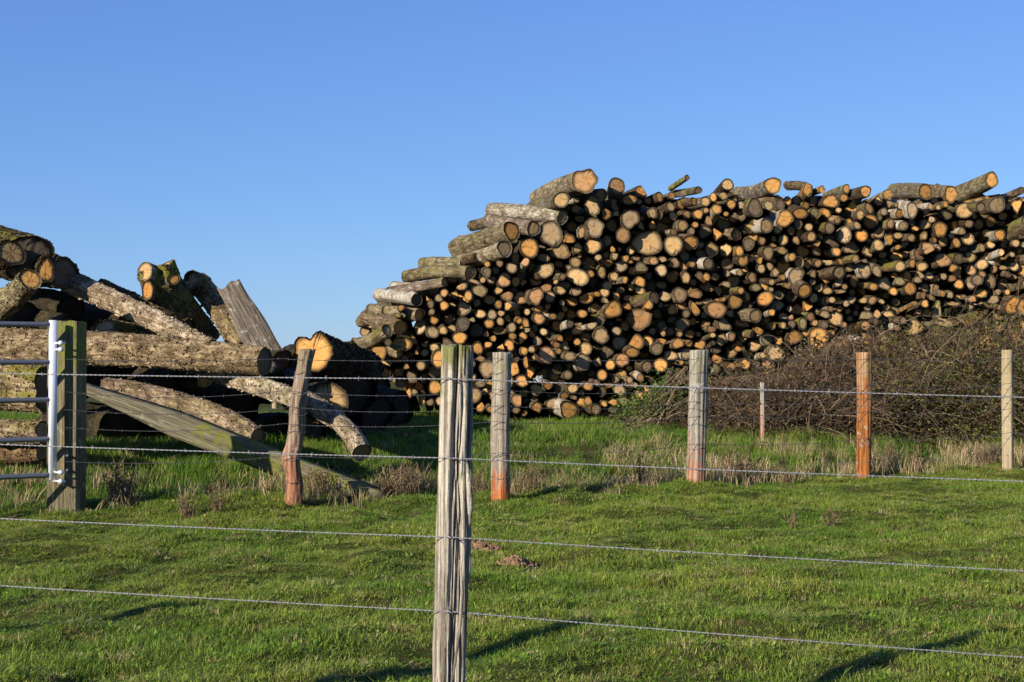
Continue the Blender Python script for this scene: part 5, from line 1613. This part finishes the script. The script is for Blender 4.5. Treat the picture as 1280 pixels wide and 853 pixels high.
sc3 = np.stack([np.ones(n_), np.ones(n_), np.clip(.75 + .5 * vn(X * 2, Y * 2, 52), .3, 1.3)], -1) * q.uniform(.7, 1.25, (n_, 1))
rot = np.stack([q.normal(0, .2, n_), q.normal(0, .2, n_), q.uniform(0, 6.28, n_)], -1)
scatter("dry_grass", src, np.stack([X, Y, gz(X, Y)], -1), rot, sc3, "bleached dry grass along the foot of the rear fence")

# ------------------------------------------------------------------ dead weeds along the rear fence, molehills, fallen leaf
WEEDS = [  # px, base py, height px, spread px, count, label
 (152, 630, 58, 30, 90, "big brown dead weed clump right of the gate post"),
 (236, 652, 36, 12, 26, "small dead weed between the gate post and the crooked post, left one"),
 (272, 650, 58, 10, 22, "tall thin dead dock stem left of the crooked post"),
 (395, 632, 40, 22, 46, "dry weed clump hugging the crooked post's foot"),
 (484, 625, 44, 22, 60, "brown dead weed clump above the beam's lower end"),
 (512, 622, 46, 22, 60, "dead weed clump left of the tall split post"),
 (592, 628, 40, 20, 40, "dead weed clump between the tall split post and the red-footed post"),
 (668, 622, 46, 24, 50, "yellow-brown dead weed clump right of the red-footed post"),
 (800, 605, 44, 26, 50, "dry weed clump left of the grey cracked post"),
 (925, 600, 50, 30, 80, "straw-coloured weed clump right of the grey cracked post"),
 (984, 612, 28, 12, 22, "small dark weed at the shadow's end right of the straw clump"),
 (1112, 596, 50, 22, 56, "dark dead weed clump right of the orange post"),
 (1150, 590, 40, 16, 30, "thin dead weed right of the clump by the orange post"),
 (1236, 588, 42, 20, 50, "brown weed clump left of the slim tan post"),
 (991, 662, 26, 5, 8, "single reddish dead stalk in the pasture below the brambles, left one"),
 (1038, 658, 24, 5, 8, "single reddish dead stalk in the pasture below the orange post, right one"),
]
for n_, (px, py, hp, sp, cnt, lb) in enumerate(WEEDS):
    q = np.random.RandomState(400 + n_)
    Y = EYE * F / (py - 450)
    b0 = at(px, py, Y); b0[2] = float(gz(b0[0], b0[1]))
    if py < 640 and b0[1] > fence_y(b0[0]) + .3:
        Y = float(fence_y(b0[0])) + .35; b0 = at(px, py, Y); b0[2] = float(gz(b0[0], b0[1]))
    s_ = Y / F
    a = Acc(); hd = Acc()
    for _ in range(cnt):
        p = np.array([q.normal(0, sp * s_ * .28), q.normal(0, sp * s_ * .3), -.01])
        p[2] += float(gz(b0[0] + p[0], b0[1] + p[1])) - b0[2]
        d = np.array([q.normal(0, .22), q.normal(0, .22), 1.0]); h = hp * s_ * q.uniform(.45, 1.05)
        pts = [p]
        for k_ in range(6):
            d = d + q.normal(0, .13, 3); d /= np.linalg.norm(d); pts.append(pts[-1] + d * h / 6)
        V, Q, T = sweep(np.array(pts), np.linspace(.0032, .0012, 7), 3, cap=False)
        a.add(V, Q, None, rnd=q.uniform(.2, 1))
        for k_ in range(q.randint(3, 9)):      # seed heads and side twigs
            c = pts[q.randint(2, 7)]; e = c + q.normal(0, .014, 3) + [0, 0, .008]
            V, Q, T = sweep(np.array([c, (c + e) / 2 + q.normal(0, .003, 3), e]), np.array([.0015, .0045, .0012]), 4, cap=False)
            hd.add(V, Q, None, rnd=q.uniform(0, .6))
    w = link("dead_weed", a.mesh("weed_stems", [M_weed]), loc=b0, label=lb, cat="weed", group="dead weeds along the rear fence")
    link("seed_heads", hd.mesh("weed_heads", [M_weed]), parent=w, kind="stuff")


def molehill(px, py, Y, rx, h, seed, lb):
    q = np.random.RandomState(seed)
    c = at(px, py, Y); c[2] = float(gz(c[0], c[1]))
    n = 40; xs = np.linspace(-1, 1, n); XX, YY = np.meshgrid(xs, xs)
    rr = np.hypot(XX, YY) * (1 + .25 * vn(XX * 2, YY * 2, seed))
    Z = np.clip(1 - rr, -.3, 1) ** 1 * h + .018 * vn(XX * 6, YY * 6, seed + 1) * (rr < 1.1) + .012 * vn(XX * 14, YY * 14, seed + 2)
    Z = np.where(rr > 1, Z - .03, Z)
    V = np.stack([XX * rx, YY * rx * .85, Z + gz(c[0] + XX * rx, c[1] + YY * rx) - c[2]], -1).reshape(-1, 3)
    i = np.arange(n - 1)[:, None] * n + np.arange(n - 1)[None, :]
    Q = np.stack([i, i + 1, i + 1 + n, i + n], -1).reshape(-1, 4)
    a = Acc(); a.add(V, Q)
    for _ in range(90):
        an = q.uniform(0, 6.28); r_ = math.sqrt(q.uniform()) * 1.05; s_ = q.uniform(.005, .014)
        p = np.array([math.cos(an) * r_ * rx, math.sin(an) * r_ * rx * .85, max(0, 1 - r_) * h + .006]); p[2] += float(gz(c[0] + p[0], c[1] + p[1])) - c[2]
        o8 = np.array([(1, 0, 0), (-1, 0, 0), (0, 1, 0), (0, -1, 0), (0, 0, 1), (0, 0, -1)]) * s_ * q.uniform(.6, 1.3, (6, 1)) + p
        a.add(o8, None, [(0, 2, 4), (2, 1, 4), (1, 3, 4), (3, 0, 4), (2, 0, 5), (1, 2, 5), (3, 1, 5), (0, 3, 5)])
    link("molehill", a.mesh("molehill", [M_soil], smooth=False), loc=c, label=lb, cat="molehill")


molehill(603, 690, 9.53, .13, .035, 1, "small brown molehill just right of the tall split post")
molehill(648, 706, 8.94, .14, .04, 2, "brown molehill a little farther right of the tall split post, nearer the camera")

print("top logs:", len([o for o in bpy.data.objects if o.get('category') == 'log']), "ends", len(ENDS), "fills", len(fills))
